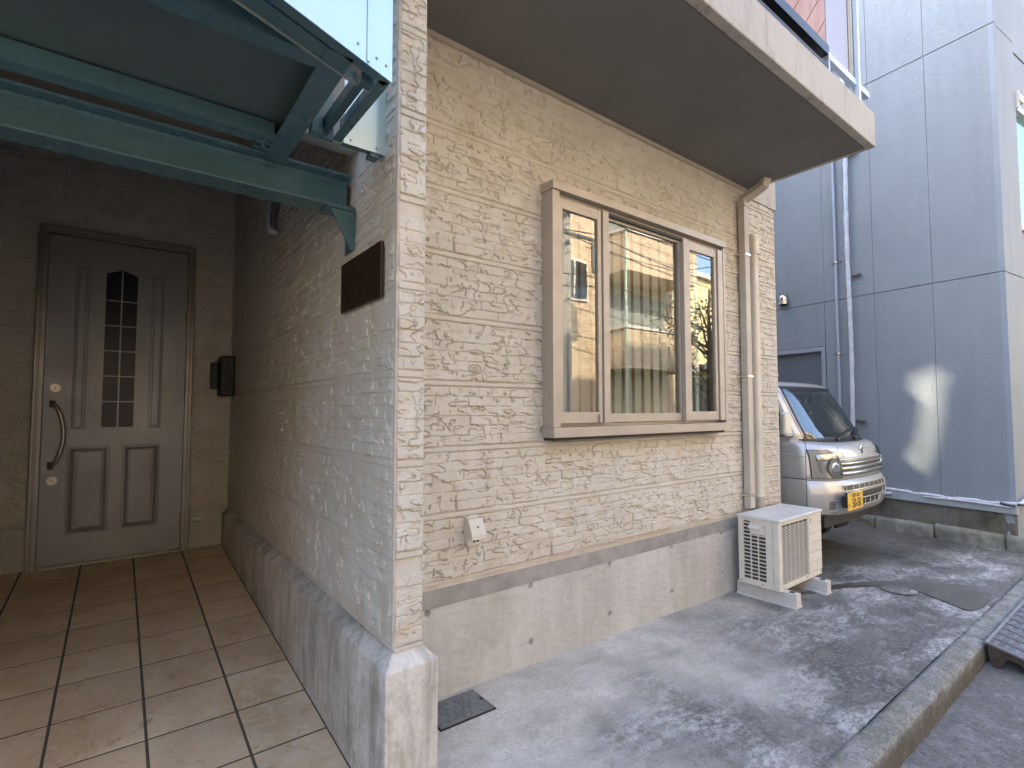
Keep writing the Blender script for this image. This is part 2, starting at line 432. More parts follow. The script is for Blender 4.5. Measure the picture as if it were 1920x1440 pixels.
def mat_wood():
    g = G('reddish balcony boards')
    c = g.mix(g.rng(g.noise(3, 6, .6, g.scaled(6, 6, 1), 1), .3, .7), (.36, .19, .15), (.50, .32, .27))
    g.col(c); g.rough(.55)
    return g.m

M_SID = mat_siding(); M_CON = mat_concrete(streak=.6); M_BLK = mat_concrete('weathered plinth', (.42, .395, .335), (.15, .14, .105), (.70, .68, .64), .7, 1.25)
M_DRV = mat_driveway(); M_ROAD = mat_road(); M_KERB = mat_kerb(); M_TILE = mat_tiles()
M_GREY = mat_alc('grey-blue wall paint', (.225, .255, .280), (.255, .287, .312)); M_GREYL = mat_alc('pale grey pilaster paint', (.25, .285, .325), (.29, .325, .365))
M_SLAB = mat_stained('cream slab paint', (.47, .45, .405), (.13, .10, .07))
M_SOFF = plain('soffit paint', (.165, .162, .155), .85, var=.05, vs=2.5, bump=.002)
M_STEEL = plain('green steel paint', (.078, .165, .188), .27, 0, .6, bump=.0012, var=.18, vs=5, bscale=60, bstr=.3)
M_DECK = plain('green deck underside', (.10, .14, .138), .6, var=.15, vs=2)
M_SHEET = plain('pale green sheet', (.50, .66, .68), .2, .35, .6, var=.06, vs=1.5)
M_BRZ = plain('champagne aluminium', (.43, .385, .325), .42, .2, .5, var=.08, vs=9, bump=.0003, bscale=300)
M_BRZD = plain('dark gasket', (.02, .02, .02), .6)
M_DOOR = plain('satin grey door skin', (.29, .30, .30), .42, .25, .5, var=.08, vs=4)
M_DFR = plain('door frame aluminium', (.30, .28, .25), .35, .5, .5, var=.08)
M_HND = plain('satin bronze handle', (.42, .38, .32), .32, .7)
M_BLACK = plain('black plastic', (.012, .012, .012), .45)
M_BROWN = plain('dark brown plaque', (.045, .024, .014), .35, .2, var=.2)
M_WHITE = plain('off white plastic', (.66, .64, .57), .5, var=.1, vs=14)
M_AC = plain('aged ivory enamel', (.70, .66, .57), .45, var=.08, vs=12)
M_ACT = plain('lid enamel', (.66, .66, .63), .35, var=.12, vs=7)
M_DARK = plain('dark fin pack', (.045, .045, .043), .6)
M_DPIPE = plain('greige downpipe', (.46, .42, .36), .42, var=.14, vs=5, spec=.5)
M_PIPE = plain('ivory pipe cover', (.60, .55, .46), .42, var=.12, vs=7)
M_FIN = plain('brushed steel', (.62, .58, .52), .25, 1.0)
M_WRAP = plain('white lagging', (.52, .56, .62), .65, var=.2, vs=14, bump=.006, bscale=25, bstr=.6)
M_SILV = plain('silver car paint', (.50, .495, .48), .38, .5, .5, coat=.8, var=.04, vs=3)
M_PLAST = plain('black trim', (.018, .018, .02), .5)
M_GROUT = plain('brown grout', (.10, .08, .06), .9)
# ================================================================== GROUND
FX0, FX1 = .87, 4.566            # facade in x
def gz(x): return .025-.02*min(max(x, -12), 12)
def sheet(name, xs, ys, zf, mat):
    X, Y = np.meshgrid(np.array(xs, float), np.array(ys, float), indexing='ij')
    Zz = np.vectorize(zf)(X, Y)
    return tag(gridmesh(name, np.stack([X, Y, Zz], -1), mat), kind='structure')
def cub(a, b, n): return list(np.linspace(a, b, n))
ROADZ = -.115
sheet('ground', [-300, -60, -12, -4, 0, 4, 8, 12, 60, 300], [-300, -60, -8, 0, 8, 60, 300], lambda x, y: gz(x)-.16, M_ROAD)
sheet('road', cub(-12, 12, 25), cub(-5.2, .83, 8), lambda x, y: gz(x)+ROADZ+.010*math.sin(x*1.3+y), M_ROAD)
# driveway slab: real thickness, slightly uneven top
xs = np.linspace(-3, 8.2, 225); ys = np.linspace(.884, 9.0, 120)
X, Y = np.meshgrid(xs, ys, indexing='ij')
Z = .025-.02*X+.0035*vnoise(X/.7, Y/.7, 31)+.0015*vnoise(X/.15, Y/.15, 32)
Y = Y.copy(); Y[:, 0] += .002*vnoise(xs/.04, xs*0, 33)+.002*vnoise(xs/.4, xs*0+3, 34)
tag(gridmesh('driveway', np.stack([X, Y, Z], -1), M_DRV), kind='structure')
# kerb: stones .6 m long with worn rounded edge
kb = thing('kerb', None, None); kb.name = 'kerb'; kb['kind'] = 'structure'
x = -3.0; i = 0
while x < 9:
    L_ = 2.4 if x < 2.3 else 1.22
    x1 = x+L_
    n = max(8, int(L_/.02)); us = np.linspace(x+.004, x1-.004, n)
    prof = [(.886, -.2), (.886, -.012), (.884, -.002), (.86, .001), (.83, .0), (.800, -.002), (.784, -.008), (.774, -.022), (.769, -.05), (.767, -.09), (.766, -.20)]
    V = np.zeros((n, len(prof), 3))
    for k, (py, pz) in enumerate(prof):
        V[:, k, 0] = us; e = .003*vnoise(us/.03, us*0+k, 41)+.0035*vnoise(us/.2, us*0+k*2, 42)+.0018*vnoise(us/.012, us*0+k*3, 43)
        V[:, k, 1] = py-e*(k > 4); V[:, k, 2] = .025-.02*us+pz+(e if 1 < k < 9 else 0)
    gridmesh('kerbstone', V, M_KERB, kb, flip=True); x = x1; i += 1
tag(kb, kind='structure')
# dirt-filled gutter line at the foot of the kerb
MB().add([(x_, y_, gz(x_)+ROADZ+.012+(.0 if y_ < .75 else .02)) for x_ in np.linspace(-3, 9, 13) for y_ in (.70, .79)],
         [(2*i, 2*i+2, 2*i+3, 2*i+1) for i in range(12)]).build('gutter_dirt', plain('gutter silt', (.085, .072, .055), .9, var=.4, vs=18, bump=.006, bscale=60, bstr=.8))
bpy.data.objects.remove(bpy.data.objects['gutter_dirt'])

# wet run-off across the driveway from the heat pump
wet = [(4.12, 1.80), (4.42, 1.78), (4.60, 1.72), (4.85, 1.62), (5.05, 1.50), (5.25, 1.30), (5.42, 1.15), (5.40, .92), (4.66, .905), (4.80, 1.10), (4.93, 1.30), (4.84, 1.48), (4.66, 1.62), (4.42, 1.70), (4.2, 1.74)]
def smooth_poly(P, n=4):
    for _ in range(2):
        Q = []
        for i in range(len(P)):
            a, b = P[i], P[(i+1) % len(P)]
            Q += [(a[0]*.75+b[0]*.25, a[1]*.75+b[1]*.25), (a[0]*.25+b[0]*.75, a[1]*.25+b[1]*.75)]
        P = Q
    return P
wp = smooth_poly(wet)
g = G('wet silt'); g.col(g.mix(g.rng(g.noise(9, 6, .7, g.scaled(.5, 1.5, 1)), .35, .65), (.065, .054, .038), (.12, .10, .07)))
g.rough(.5); g.b.inputs['Coat Weight'].default_value = 1.0; g.b.inputs['Coat IOR'].default_value = 1.6; g.lk(g.rng(g.noise(10, 6, .7), .35, .65, .02, .14), g.b.inputs['Coat Roughness']); g.b.inputs['Specular IOR Level'].default_value = .8; g.bump(g.noise(16, 4, .6), .001, .5)
wv = [(p[0]+random.uniform(-.001, .001), p[1]+random.uniform(-.001, .001), .025-.02*p[0]+.0065) for p in wp]
cw = (4.75, 1.45)
me = MB(); me.add(wv, [list(range(len(wv)))]); tag(me.build('water', g.m), kind='structure')
# narrow damp trace feeding it from under the unit
tr = [(3.75, 1.90), (3.95, 1.86), (4.12, 1.80), (4.30, 1.765), (4.45, 1.74)]
m = MB()
for (a, b) in zip(tr[:-1], tr[1:]):
    m.quad((a[0], a[1]-.022, gz(a[0])+.0055), (b[0], b[1]-.022, gz(b[0])+.0055), (b[0], b[1]+.022, gz(b[0])+.0055), (a[0], a[1]+.022, gz(a[0])+.0055))
tag(m.build('water', g.m), kind='structure')

# porch floor: tiles with real joints
tile_c = [-1.15, -.825, -.50, -.18, .125, .436, .7155]; tile_r = [4.946-.31*k for k in range(1, 14)]
rows = [4.9445, 4.648, 4.335, 4.028, 3.724, 3.418, 3.106, 2.794, 2.484, 2.173, 1.863, 1.553, 1.243, .95]
def fz(y): return -.098+.062*y
m = MB(); tones = []
cols_ = [-2.75, -2.43, -2.11, -1.79, -1.47]+tile_c
for a, b in zip(cols_[:-1], cols_[1:]):
    for c, d in zip(rows[1:], rows[:-1]):
        j = .0046; e = .0012; dz = random.uniform(-.0003, .0003); tn = max(0, min(1, random.gauss(.35, .3)))
        x0, x1, y0, y1 = a+j, b-j, c+j, d-j
        V = [(x0, y0, -.012), (x1, y0, -.012), (x1, y1, -.012), (x0, y1, -.012), (x0+e*.3, y0+e*.3, -.002), (x1-e*.3, y0+e*.3, -.002), (x1-e*.3, y1-e*.3, -.002), (x0+e*.3, y1-e*.3, -.002),
             (x0+e, y0+e, 0), (x1-e, y0+e, 0), (x1-e, y1-e, 0), (x0+e, y1-e, 0)]
        V = [(p[0], p[1], p[2]+fz(p[1])+dz) for p in V]
        F = [(0, 1, 5, 4), (1, 2, 6, 5), (2, 3, 7, 6), (3, 0, 4, 7), (4, 5, 9, 8), (5, 6, 10, 9), (6, 7, 11, 10), (7, 4, 8, 11), (8, 9, 10, 11)]
        m.add(V, F); tones += [tn]*9
pf = m.build('porch_floor', M_TILE, smooth=False); tag(pf, kind='structure')
at = pf.data.attributes.new('tone', 'FLOAT', 'FACE'); at.data.foreach_set('value', tones)
gb = MB().add([(-2.8, .93, fz(.93)-.0012), (.716, .93, fz(.93)-.0012), (.716, 4.95, fz(4.95)-.0012), (-2.8, 4.95, fz(4.95)-.0012), (-2.8, .93, -.3), (.716, .93, -.3), (.716, 4.95, -.3), (-2.8, 4.95, -.3)],
              [(0, 1, 2, 3), (0, 4, 5, 1), (1, 5, 6, 2), (3, 7, 4, 0)]).build('porch_grout', M_GROUT); tag(gb, kind='structure')
sc = MB(); sc.add([(-.25, 4.12, .163), (-.23, 4.10, .168), (-.20, 4.105, .170), (-.175, 4.125, .165), (-.19, 4.15, .166), (-.22, 4.16, .172)], [(0, 1, 2, 3, 4, 5)])
tag(sc.build('paper_scrap', plain('paper', (.75, .72, .66), .8)), 'small white scrap of paper lying on the porch tiles', 'litter')

# ================================================================== HOUSE
house = thing('house', 'beige split-stone sided house with tiled entrance porch, cantilevered balcony slab and box window', 'house', (2.6, 4, 0))
SY = 2.15
# --- facade relief
def graded(a, b, cx_, k, mn):
    out = [a]
    while out[-1] < b: out.append(out[-1]+max(mn, k*math.hypot(out[-1]-0, cx_)))
    out[-1] = b; return np.array(out)
us = graded(FX0-.01, FX1, 2.1, .00125, .003); vs = np.arange(.514, 3.150, .0034)
U, V_ = np.meshgrid(us, vs, indexing='ij')
H = siding_h(U, V_)
H = np.where(V_ < .522, .004, H)
H = np.where(U > FX1-.012, .006, H)
P = np.stack([U, SY-H-.004, V_], -1)
cu = (U[:-1, :-1]+U[1:, 1:])/2; cv = (V_[:-1, :-1]+V_[1:, 1:])/2
mask = ~((cu > 1.90) & (cu < 3.53) & (cv > 1.22) & (cv < 2.54))
gridmesh('street_wall', P, M_SID, house, mask=mask)
m = MB(); m.box(FX0+.002, 4.05, SY-.036, SY+.02, 3.122, 3.1455)                 # trim strip under the soffit
m.build('soffit_trim', M_DPIPE, house, bevel=.002)
# --- foundation of the facade with form-tie holes
HX = [1.145, 1.756, 2.369, 2.982, 3.60, 4.21]
us = graded(.912, FX1-.004, 2.1, .0018, .005); vs = np.arange(-.16, .418, .005)
U, V_ = np.meshgrid(us, vs, indexing='ij'); Hh = .0012*vnoise(U/.05, V_/.02, 51)+.0015*vnoise(U/.3, V_/.25, 52)
for hx in HX:
    for hz in (.397, .107):
        if hx < 1.2 and hz < .2: continue
        d = np.hypot(U-hx, V_-(hz-.0)); Hh -= .022*np.clip((.0165-d)/.004, 0, 1)
gridmesh('foundation', np.stack([U, 2.13-Hh, V_], -1), M_CON, house)
m = MB()
m.add([(.91, 2.13, .416), (FX1-.004, 2.13, .416), (FX1-.004, 2.149, .492), (.91, 2.149, .492)], [(0, 1, 2, 3)], 0)
m.box(FX0, FX1-.006, 2.149, 2.2, .488, .516, 1)
m.build('sill_mortar', [plain('brown grey mortar', (.29, .275, .25), .85, var=.25, vs=8, bump=.003, bscale=90), M_SID], house)
# box window sits here; second storey and body of the house
m = MB()
m.box(FX0, FX1-.02, SY+.02, SY+.06, 2.56, 6.3); m.box(FX0, FX1-.02, SY+.02, SY+.06, .3, 1.20)
m.box(FX0, 1.88, SY+.02, SY+.06, 1.2, 2.56); m.box(3.55, FX1-.02, SY+.02, SY+.06, 1.2, 2.56)
m.box(FX1-.03, FX1-.004, SY+.003, 8.0, -.3, 6.3); m.box(-3.2, FX1-.03, 7.96, 8.0, -.3, 6.3); m.box(-3.2, -3.0, 1.0, 7.96, -.3, 6.3)
m.box(-3.2, .765, 4.98, 5.10, 3.30, 6.3); m.box(-3.1, .762, 1.98, 4.96, 3.36, 3.5); m.box(-3.1, .762, 2.02, 2.10, 2.40, 6.3); m.box(-3.2, FX1, 2.2, 8.0, 6.3, 6.4)  # front wall over the canopy added to shut sky light from the porch
m.build('house_body', M_SID, house)
# plain frieze above the siding at the corner, projecting slightly
m = MB(); m.box(4.06, FX1+.008, SY-.028, SY+.02, 3.082, 3.40); m.build('frieze', M_SLAB, house, bevel=.003)
# room behind the window
m = MB()
m.add([(1.7, SY+.07, .9), (3.75, SY+.07, .9), (3.75, 4.9, .9), (1.7, 4.9, .9), (1.7, SY+.07, 2.8), (3.75, SY+.07, 2.8), (3.75, 4.9, 2.8), (1.7, 4.9, 2.8)],
      [(0, 1, 2, 3), (7, 6, 5, 4), (1, 5, 6, 2), (2, 6, 7, 3), (3, 7, 4, 0)])
m.build('room_interior', plain('room plaster', (.6, .6, .57), .9), house)

# --- porch side wall (thin wall that ends in the narrow stone strip)
PX = .765
us = np.array(list(graded(1.662, 4.945, .8, .0016, .0032))); vs = np.arange(.514, 3.9, .0036)
vs = np.concatenate([vs[vs < 3.0], np.arange(3.0, 3.9, .01)])
U, V_ = np.meshgrid(us, vs, indexing='ij'); H = siding_h(5.3-U, V_, .7, .75, 2.2)
H = np.where(U < 1.676, .006, H)
gridmesh('porch_side_wall', np.stack([PX-H*.9+.004, U, V_], -1), M_SID, house)
# strip facing the street
us = np.arange(PX-.002, .8705, .0016); vs = np.arange(.530, 4.0, .0024)
U, V_ = np.meshgrid(us, vs, indexing='ij'); H = siding_h(U*1.0, V_, 1.37, .45)*1.15
H = np.where(U < PX+.003, .006, H); H = np.where(U > .867, .010, H)
gridmesh('wall_end_strip', np.stack([U, 1.664-H, V_], -1), M_SID, house)
m = MB(); m.box(PX-.004, .8715, 1.658, 2.3, .522, 4.0); m.box(PX-.003, .870, 1.650, 1.70, .510, .520)
m.box(PX+.0, .869, 1.655, 1.70, .500, .509)
m.build('porch_wall_core', M_SID, house)
m = MB(); m.tube([(PX-.001, 1.660, .52), (PX-.001, 1.660, 4.0)], .0065, 10); m.build('corner_bead', plain('sealant bead', (.50, .46, .41), .6, var=.2, vs=20), house)
# plinth under it, chamfered top
def plinth():
    n = 150; ys = np.concatenate([np.linspace(1.61, 1.66, 5), np.linspace(1.70, 4.945, 120)])
    m = MB()
    prof_in = [(.716, -.3), (.716, .468), (PX+.002, .514)]
    P0 = [(.716, 1.61), (.911, 1.61), (.911, 2.14), (.716, 4.945)]
    # outer ring, chamfer ring
    lo = [(.716, 1.61, -.3), (.911, 1.61, -.3), (.911, 2.2, -.3), (.911, 4.945, -.3), (.716, 4.945, -.3)]
    mid = [(p[0], p[1], .466) for p in lo]
    top = [(PX+.004, 1.664, .512), (.868, 1.664, .512), (.868, 2.2, .512), (.868, 4.945, .512), (PX+.004, 4.945, .512)]
    V = lo+mid+top; F = []
    for r in (0, 1):
        for i in range(5): F.append((r*5+i, r*5+(i+1) % 5, r*5+5+(i+1) % 5, r*5+5+i))
    F.append((10, 11, 12, 13, 14)); m.add(V, F)
    o = m.build('plinth', M_BLK, house, bevel=.005, seg=3)
    return o
plinth()
# --- back wall of the porch with the door
BY = 4.945
us = np.concatenate([np.arange(-3.0, -.486, .008), np.arange(-.486, -.47, .008)]); 
for (a, b) in ((-3.0, -.482), (.47, PX+.01)):
    us = np.arange(a, b, .0055); vs = np.arange(.535, 3.3, .0055)
    U, V_ = np.meshgrid(us, vs, indexing='ij'); gridmesh('porch_back_wall', np.stack([U, BY-siding_h(U, V_, .2)-.003, V_], -1), M_SID, house)
us = np.arange(-.49, .48, .0055); vs = np.arange(2.65, 3.3, .0055)
U, V_ = np.meshgrid(us, vs, indexing='ij'); gridmesh('porch_back_wall', np.stack([U, BY-siding_h(U, V_, .2)-.003, V_], -1), M_SID, house)
m = MB(); m.box(-3.0, -.482, BY-.002, BY+.05, .0, .50); m.box(.472, PX, BY-.002, BY+.05, .0, .50)
m.box(-3.0, -.482, BY+.012, BY+.06, .49, .54); m.box(.472, PX, BY+.012, BY+.06, .49, .54)
m.build('porch_foundation', M_CON, house)
m = MB(); m.box(-3.0, PX, BY+.06, BY+.1, 0, 3.3); m.build('porch_shell', M_SID, house); m = MB(); m.box(-.92, -.80, 1.95, 4.95, -.2, 3.4); m.build('unseen_left_wall', plain('unseen wall dark brown', (.06, .05, .04), .8), house)  # unseen left wall, added and coloured dark to dim the back of the porch
m = MB(); m.box(.505, .578, BY-.0035, BY-.0015, .43, .447); m.box(.505, .560, BY-.0035, BY-.0015, .41, .418, 1)
m.build('sticker', [plain('sticker white', (.7, .7, .7), .5), plain('sticker blue', (.15, .25, .45), .5)], house)

# --- balcony slab, cantilevered
BX1, BY0, BZ = 4.128, 1.226, 3.147
m = MB()
m.box(.872, BX1, BY0, SY, BZ+.006, 3.392); m.box(.87, BX1, BY0, BY0+.052, BZ-.0, BZ+.0065); m.box(BX1-.05, BX1, BY0+.052, SY, BZ, BZ+.0065)
m.build('balcony_slab', M_SLAB, house, bevel=.004)
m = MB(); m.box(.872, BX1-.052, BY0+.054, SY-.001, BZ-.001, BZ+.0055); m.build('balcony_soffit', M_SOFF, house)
m = MB(); m.tube([(.872, BY0+.052, BZ-.0005), (BX1-.05, BY0+.052, BZ-.0005), (BX1-.05, SY-.03, BZ-.0005)], .003, 6); m.build('drip_groove', plain('groove shadow line', (.12, .10, .09), .9), house)
# railing on the slab
RY = 1.262
rail = MB().box(.3, 3.425, RY-.02, RY+.025, 3.515, 3.575).build('balcony_railing', plain('black rail steel', (.012, .012, .013), .35, .3), house)
m = MB(); m.box(.3, 3.41, RY-.012, RY+.015, 3.42, 3.455)
m.box(.3, 3.42, RY+.028, RY+.07, 3.394, 3.44); m.box(.3, 3.40, RY+.10, RY+.104, 3.45, 3.58); m.build('rail_foot', M_PLAST, rail)
m = MB()
for k in range(34):                     # slanting boards, real battens with gaps, clipped to the frame
    x0 = -1.9+k*.157
    poly = [(x0, 3.576), (x0+.150, 3.576), (x0+.150+.82*.9, 3.576+.9), (x0+.82*.9, 3.576+.9)]
    def clip(P, x1):
        out = []
        for i in range(len(P)):
            a, b = P[i], P[(i+1) % len(P)]
            if a[0] <= x1: out.append(a)
            if (a[0]-x1)*(b[0]-x1) < 0:
                t = (x1-a[0])/(b[0]-a[0]); out.append((x1, a[1]+t*(b[1]-a[1])))
        return out
    poly = clip(poly, 3.42)
    if len(poly) > 2: m.prism(poly, 1, RY-.004, RY+.014)
m.build('board_panel', mat_wood(), rail)
m = MB(); m.box(.3, 3.424, RY+.016, RY+.02, 3.574, 4.5); m.build('backing', M_BLACK, rail)
m = MB(); m.box(3.432, 3.775, RY-.004, RY+.01, 3.535, 4.5); m.build('infill_panel', plain('lilac grey panel', (.36, .37, .44), .4), rail)
m = MB(); m.box(3.415, 4.085, RY-.022, RY+.012, 3.49, 3.532); m.box(3.418, 3.433, RY-.02, RY, 3.393, 3.49)
m.build('bottom_rail', plain('silver rail', (.55, .60, .68), .35, .5), rail, bevel=.002)
m = MB(); m.box(3.79, 3.835, RY-.006, RY+.03, 3.53, 4.6, 0); m.box(3.777, 3.788, RY-.002, RY+.03, 3.53, 4.6, 1); m.box(3.856, 3.886, RY-.036, RY-.012, 3.39, 4.6, 2)
m.box(3.915, 3.93, RY-.006, RY+.012, 3.53, 4.6, 1); m.box(3.94, 3.956, RY-.006, RY+.012, 3.53, 4.6, 2)
m.build('post', [M_BRZ, M_PLAST, plain('pale rail paint', (.62, .68, .72), .4, .2)], rail)
MB().box(.3, 4.05, 1.40, 1.46, 4.5, 4.56).build('top_rail', M_PLAST, rail)

# --- box window
WY = 2.044
win = MB()
win.box(1.846, 1.90, WY, SY, 1.232, 2.534); win.box(3.553, 3.60-.02, WY, SY, 1.232, 2.534)
win.box(1.90, 3.553, WY+.052, SY, 1.232, 1.25); win.box(1.90, 3.553, WY+.03, SY, 2.512, 2.534)
winf = win.build('box_window', M_BRZ, house, bevel=.002)
m = MB(); m.box(1.840, 3.582, WY-.012, SY-.003, 2.5345, 2.584); m.build('head_cover', M_BRZ, winf, bevel=.003)
m = MB(); m.box(1.842, 3.582, WY-.010, SY-.003, 1.176, 1.2315); m.build('sill', M_BRZ, winf, bevel=.003)
m = MB(); m.box(1.86, 3.56, WY+.02, SY-.003, 1.160, 1.1755); m.build('sill_underside', M_BRZD, winf)
m = MB(); m.box(2.252, 2.302, WY+.004, WY+.06, 1.2505, 2.5115); m.box(2.247, 2.2515, WY+.02, WY+.06, 1.2505, 2.5115, 1)
m.box(3.060, 3.112, WY+.004, WY+.06, 1.2505, 2.5115); m.box(3.1125, 3.117, WY+.02, WY+.06, 1.2505, 2.5115, 1)
m.build('mullion', [M_BRZ, M_BRZD], winf, bevel=.0015)
M_GLS = mat_glass('window glass', .19, (.82, .87, .83), .0005, .0, 3.0)
def sash(x0, x1, z0, z1, y, fw, fb, ft):
    m = MB(); m.box(x0, x0+fw, y, y+.028, z0, z1); m.box(x1-fw, x1, y, y+.028, z0, z1)
    m.box(x0+fw, x1-fw, y+.001, y+.028, z0, z0+fb); m.box(x0+fw, x1-fw, y+.001, y+.028, z1-ft, z1)
    s = m.build('sash', M_BRZ, winf, bevel=.0015)
    m = MB(); m.box(x0+fw-.003, x0+fw+.003, y+.006, y+.02, z0+fb, z1-ft); m.box(x1-fw-.003, x1-fw+.003, y+.006, y+.02, z0+fb, z1-ft)
    m.box(x0+fw, x1-fw, y+.006, y+.02, z1-ft-.003, z1-ft+.003); m.build('gasket', M_BRZD, s) if False else None
    MB().add([(x0+fw, y+.014, z0+fb), (x1-fw, y+.014, z0+fb), (x1-fw, y+.014, z1-ft), (x0+fw, y+.014, z1-ft)], [(0, 1, 2, 3)]).build('pane', M_GLS, winf)
sash(1.903, 2.246, 1.252, 2.508, WY+.014, .030, .062, .06)
sash(2.305, 3.057, 1.252, 2.508, WY+.034, .012, .052, .03)
sash(3.118, 3.482, 1.252, 2.508, WY+.014, .030, .062, .06)
m = MB(); m.box(3.4825, 3.4875, WY+.02, WY+.06, 1.2505, 2.511); m.box(2.305, 3.057, WY+.016, WY+.03, 2.494, 2.5115); m.build('track', M_BRZD, winf)
m = MB(); m.box(3.488, 3.5525, WY+.004, WY+.05, 1.2505, 2.5115); m.build('jamb_cover', M_BRZ, winf, bevel=.0015)
m = MB(); m.box(2.21, 2.226, WY+.001, WY+.013, 1.253, 1.30); m.build('latch', M_BRZ, winf, bevel=.001)
# vertical blind inside
bl = thing('vertical_blind', 'pale grey green vertical blind hanging inside the box window', 'blind', (2.7, 2.2, 1.2))
m = MB()
for k in range(19):
    x0 = 1.80+k*.098; a = R(14)
    vv = []
    for z in (1.21, 2.56):
        for t in range(5):
            u = (t/4-.5)*.1; vv.append((x0+.05+u*math.cos(a), 2.19+u*math.sin(a)-.006*math.cos(t/4*math.pi-math.pi/2), z))
    m.add(vv, [(i, i+1, i+6, i+5) for i in range(4)], smooth=True)
m.build('slat', plain('blind fabric', (.62, .68, .64), .8), bl)
MB().box(1.80, 3.66, 2.18, 2.21, 2.56, 2.59).build('head_rail', M_WHITE, bl)

# --- front door
fr = MB()
fr.box(-.480, -.425, BY-.055, BY+.05, .19, 2.605); fr.box(.425, .474, BY-.055, BY+.05, .19, 2.605); fr.box(-.480, .474, BY-.055, BY+.05, 2.6055, 2.66)
fr.box(-.462, -.450, BY-.063, BY-.054, .19, 2.64); fr.box(.446, .457, BY-.063, BY-.054, .19, 2.64); fr.box(-.462, .457, BY-.063, BY-.0545, 2.636, 2.648)
frd = fr.build('front_door', M_DFR, house, bevel=.003)
DY = BY-.022
m = MB()
def hole_panel(m, x0, x1, z0, z1, holes, y):
    """flat skin with rectangular openings"""
    xs = sorted({x0, x1, *[h[0] for h in holes], *[h[1] for h in holes]}); zs = sorted({z0, z1, *[h[2] for h in holes], *[h[3] for h in holes]})
    for a, b in zip(xs[:-1], xs[1:]):
        for c, d in zip(zs[:-1], zs[1:]):
            cx_, cz_ = (a+b)/2, (c+d)/2
            if any(h[0] < cx_ < h[1] and h[2] < cz_ < h[3] for h in holes): continue
            m.add([(a, y, c), (b, y, c), (b, y, d), (a, y, d)], [(0, 1, 2, 3)])
holes = [(-.098, .098, 1.198, 2.40), (-.272, -.190, 1.185, 2.39), (.188, .270, 1.185, 2.39), (-.280, -.040, .43, 1.06), (.038, .272, .43, 1.06)]
hole_panel(m, -.424, .424, .222, 2.60, holes, DY)
def moulded(m, x0, x1, z0, z1, y, steps):
    """stepped frame moulding around a recessed field"""
    rings = []
    for (ins, dy) in steps: rings.append([(x0+ins, y+dy, z0+ins), (x1-ins, y+dy, z0+ins), (x1-ins, y+dy, z1-ins), (x0+ins, y+dy, z1-ins)])
    for r0, r1 in zip(rings[:-1], rings[1:]):
        for i in range(4): m.add([r0[i], r0[(i+1) % 4], r1[(i+1) % 4], r1[i]], [(0, 1, 2, 3)])
    m.add(rings[-1], [(0, 1, 2, 3)])
for h in holes[1:3]: moulded(m, *h, DY, [(0, 0), (.003, -.006), (.012, -.007), (.015, .008), (.021, .008), (.024, -.001), (.03, -.001)])
for h in holes[3:]: moulded(m, *h, DY, [(0, 0), (.003, -.009), (.014, -.010), (.018, .003), (.026, .0), (.032, -.004), (.036, .010), (.044, .010), (.047, -.001), (.06, -.002)])
m.box(-.286, .278, DY-.0035, DY-.0002, 1.175-.0+.0, 1.183) if False else None
leaf = m.build('door_leaf', M_DOOR, frd)
m = MB(); m.box(-.300, .282, DY-.0022, DY-.0002, .235, .424); m.box(-.300, .300, DY-.0018, DY-.0002, 1.075, 1.178)
m.box(-.175, -.108, DY-.0016, DY-.0002, 1.20, 2.56-.15); m.box(.108, .178, DY-.0016, DY-.0002, 1.20, 2.41)
m.build('door_rail', M_DOOR, frd)
# glazing with glazing bars, pointed head
m = MB(); m.box(-.098, .098, DY+.012, DY+.014, 1.198, 2.40)
m.build('door_glass', plain('obscure glass', (.010, .012, .022), .3, 0, .3, bump=.0012, bscale=60, bstr=.5), frd)
m = MB()
m.prism([(-.099, 2.402), (-.099, 2.365), (0, 2.40), (.099, 2.365), (.099, 2.402)], 1, DY-.001, DY+.012)
m.prism([(-.108, 2.355), (-.108, 2.372), (0, 2.412), (.108, 2.372), (.108, 2.355), (.096, 2.355), (.096, 2.362), (0, 2.398), (-.096, 2.362), (-.096, 2.355)], 1, DY-.006, DY-.001)
m.box(-.108, -.096, DY-.006, DY-.0005, 1.196, 2.355); m.box(.096, .108, DY-.006, DY-.0005, 1.196, 2.355); m.box(-.108, .108, DY-.006, DY-.0005, 1.184, 1.1955)
m.box(-.005, .005, DY-.003, DY+.012, 1.198, 2.39)
for k in range(1, 6): m.box(-.096, .096, DY-.002, DY+.0118, 1.198+k*.192-.004, 1.198+k*.192+.004)
m.build('glazing_bar', M_DOOR, frd)
pts = [(-.372, DY-.002, 1.37), (-.372, DY-.05, 1.375), (-.345, DY-.062, 1.35), (-.318, DY-.066, 1.28), (-.303, DY-.066, 1.19), (-.302, DY-.066, 1.11), (-.318, DY-.066, 1.02), (-.342, DY-.062, .955), (-.368, DY-.05, .925), (-.368, DY-.002, .93)]
m = MB(); m.tube(pts, .014, 10); m.box(-.388, -.356, DY-.012, DY-.001, 1.345, 1.395); m.box(-.386, -.352, DY-.012, DY-.001, .90, .955); m.build('door_handle', M_HND, frd, smooth=True)
for z in (1.486, .823):
    m = MB(); m.disc((-.36, DY-.001, z), (0, -1, 0), .030, .010, 24); m.disc((-.36, DY-.010, z), (0, -1, 0), .017, .008, 20); m.box(-.3615, -.3585, DY-.0195, DY-.018, z-.008, z+.008, 1)
    m.build('lock', [M_HND, M_BLACK], frd)
for z in (2.087, .448):
    m = MB(); m.tube([(.424, DY-.012, z-.055), (.424, DY-.012, z+.055)], .008, 10); m.build('hinge', M_DFR, frd)
m = MB(); m.box(-.424, .424, BY-.050, BY+.02, .195, .221); m.build('threshold', M_DFR, frd, bevel=.002)
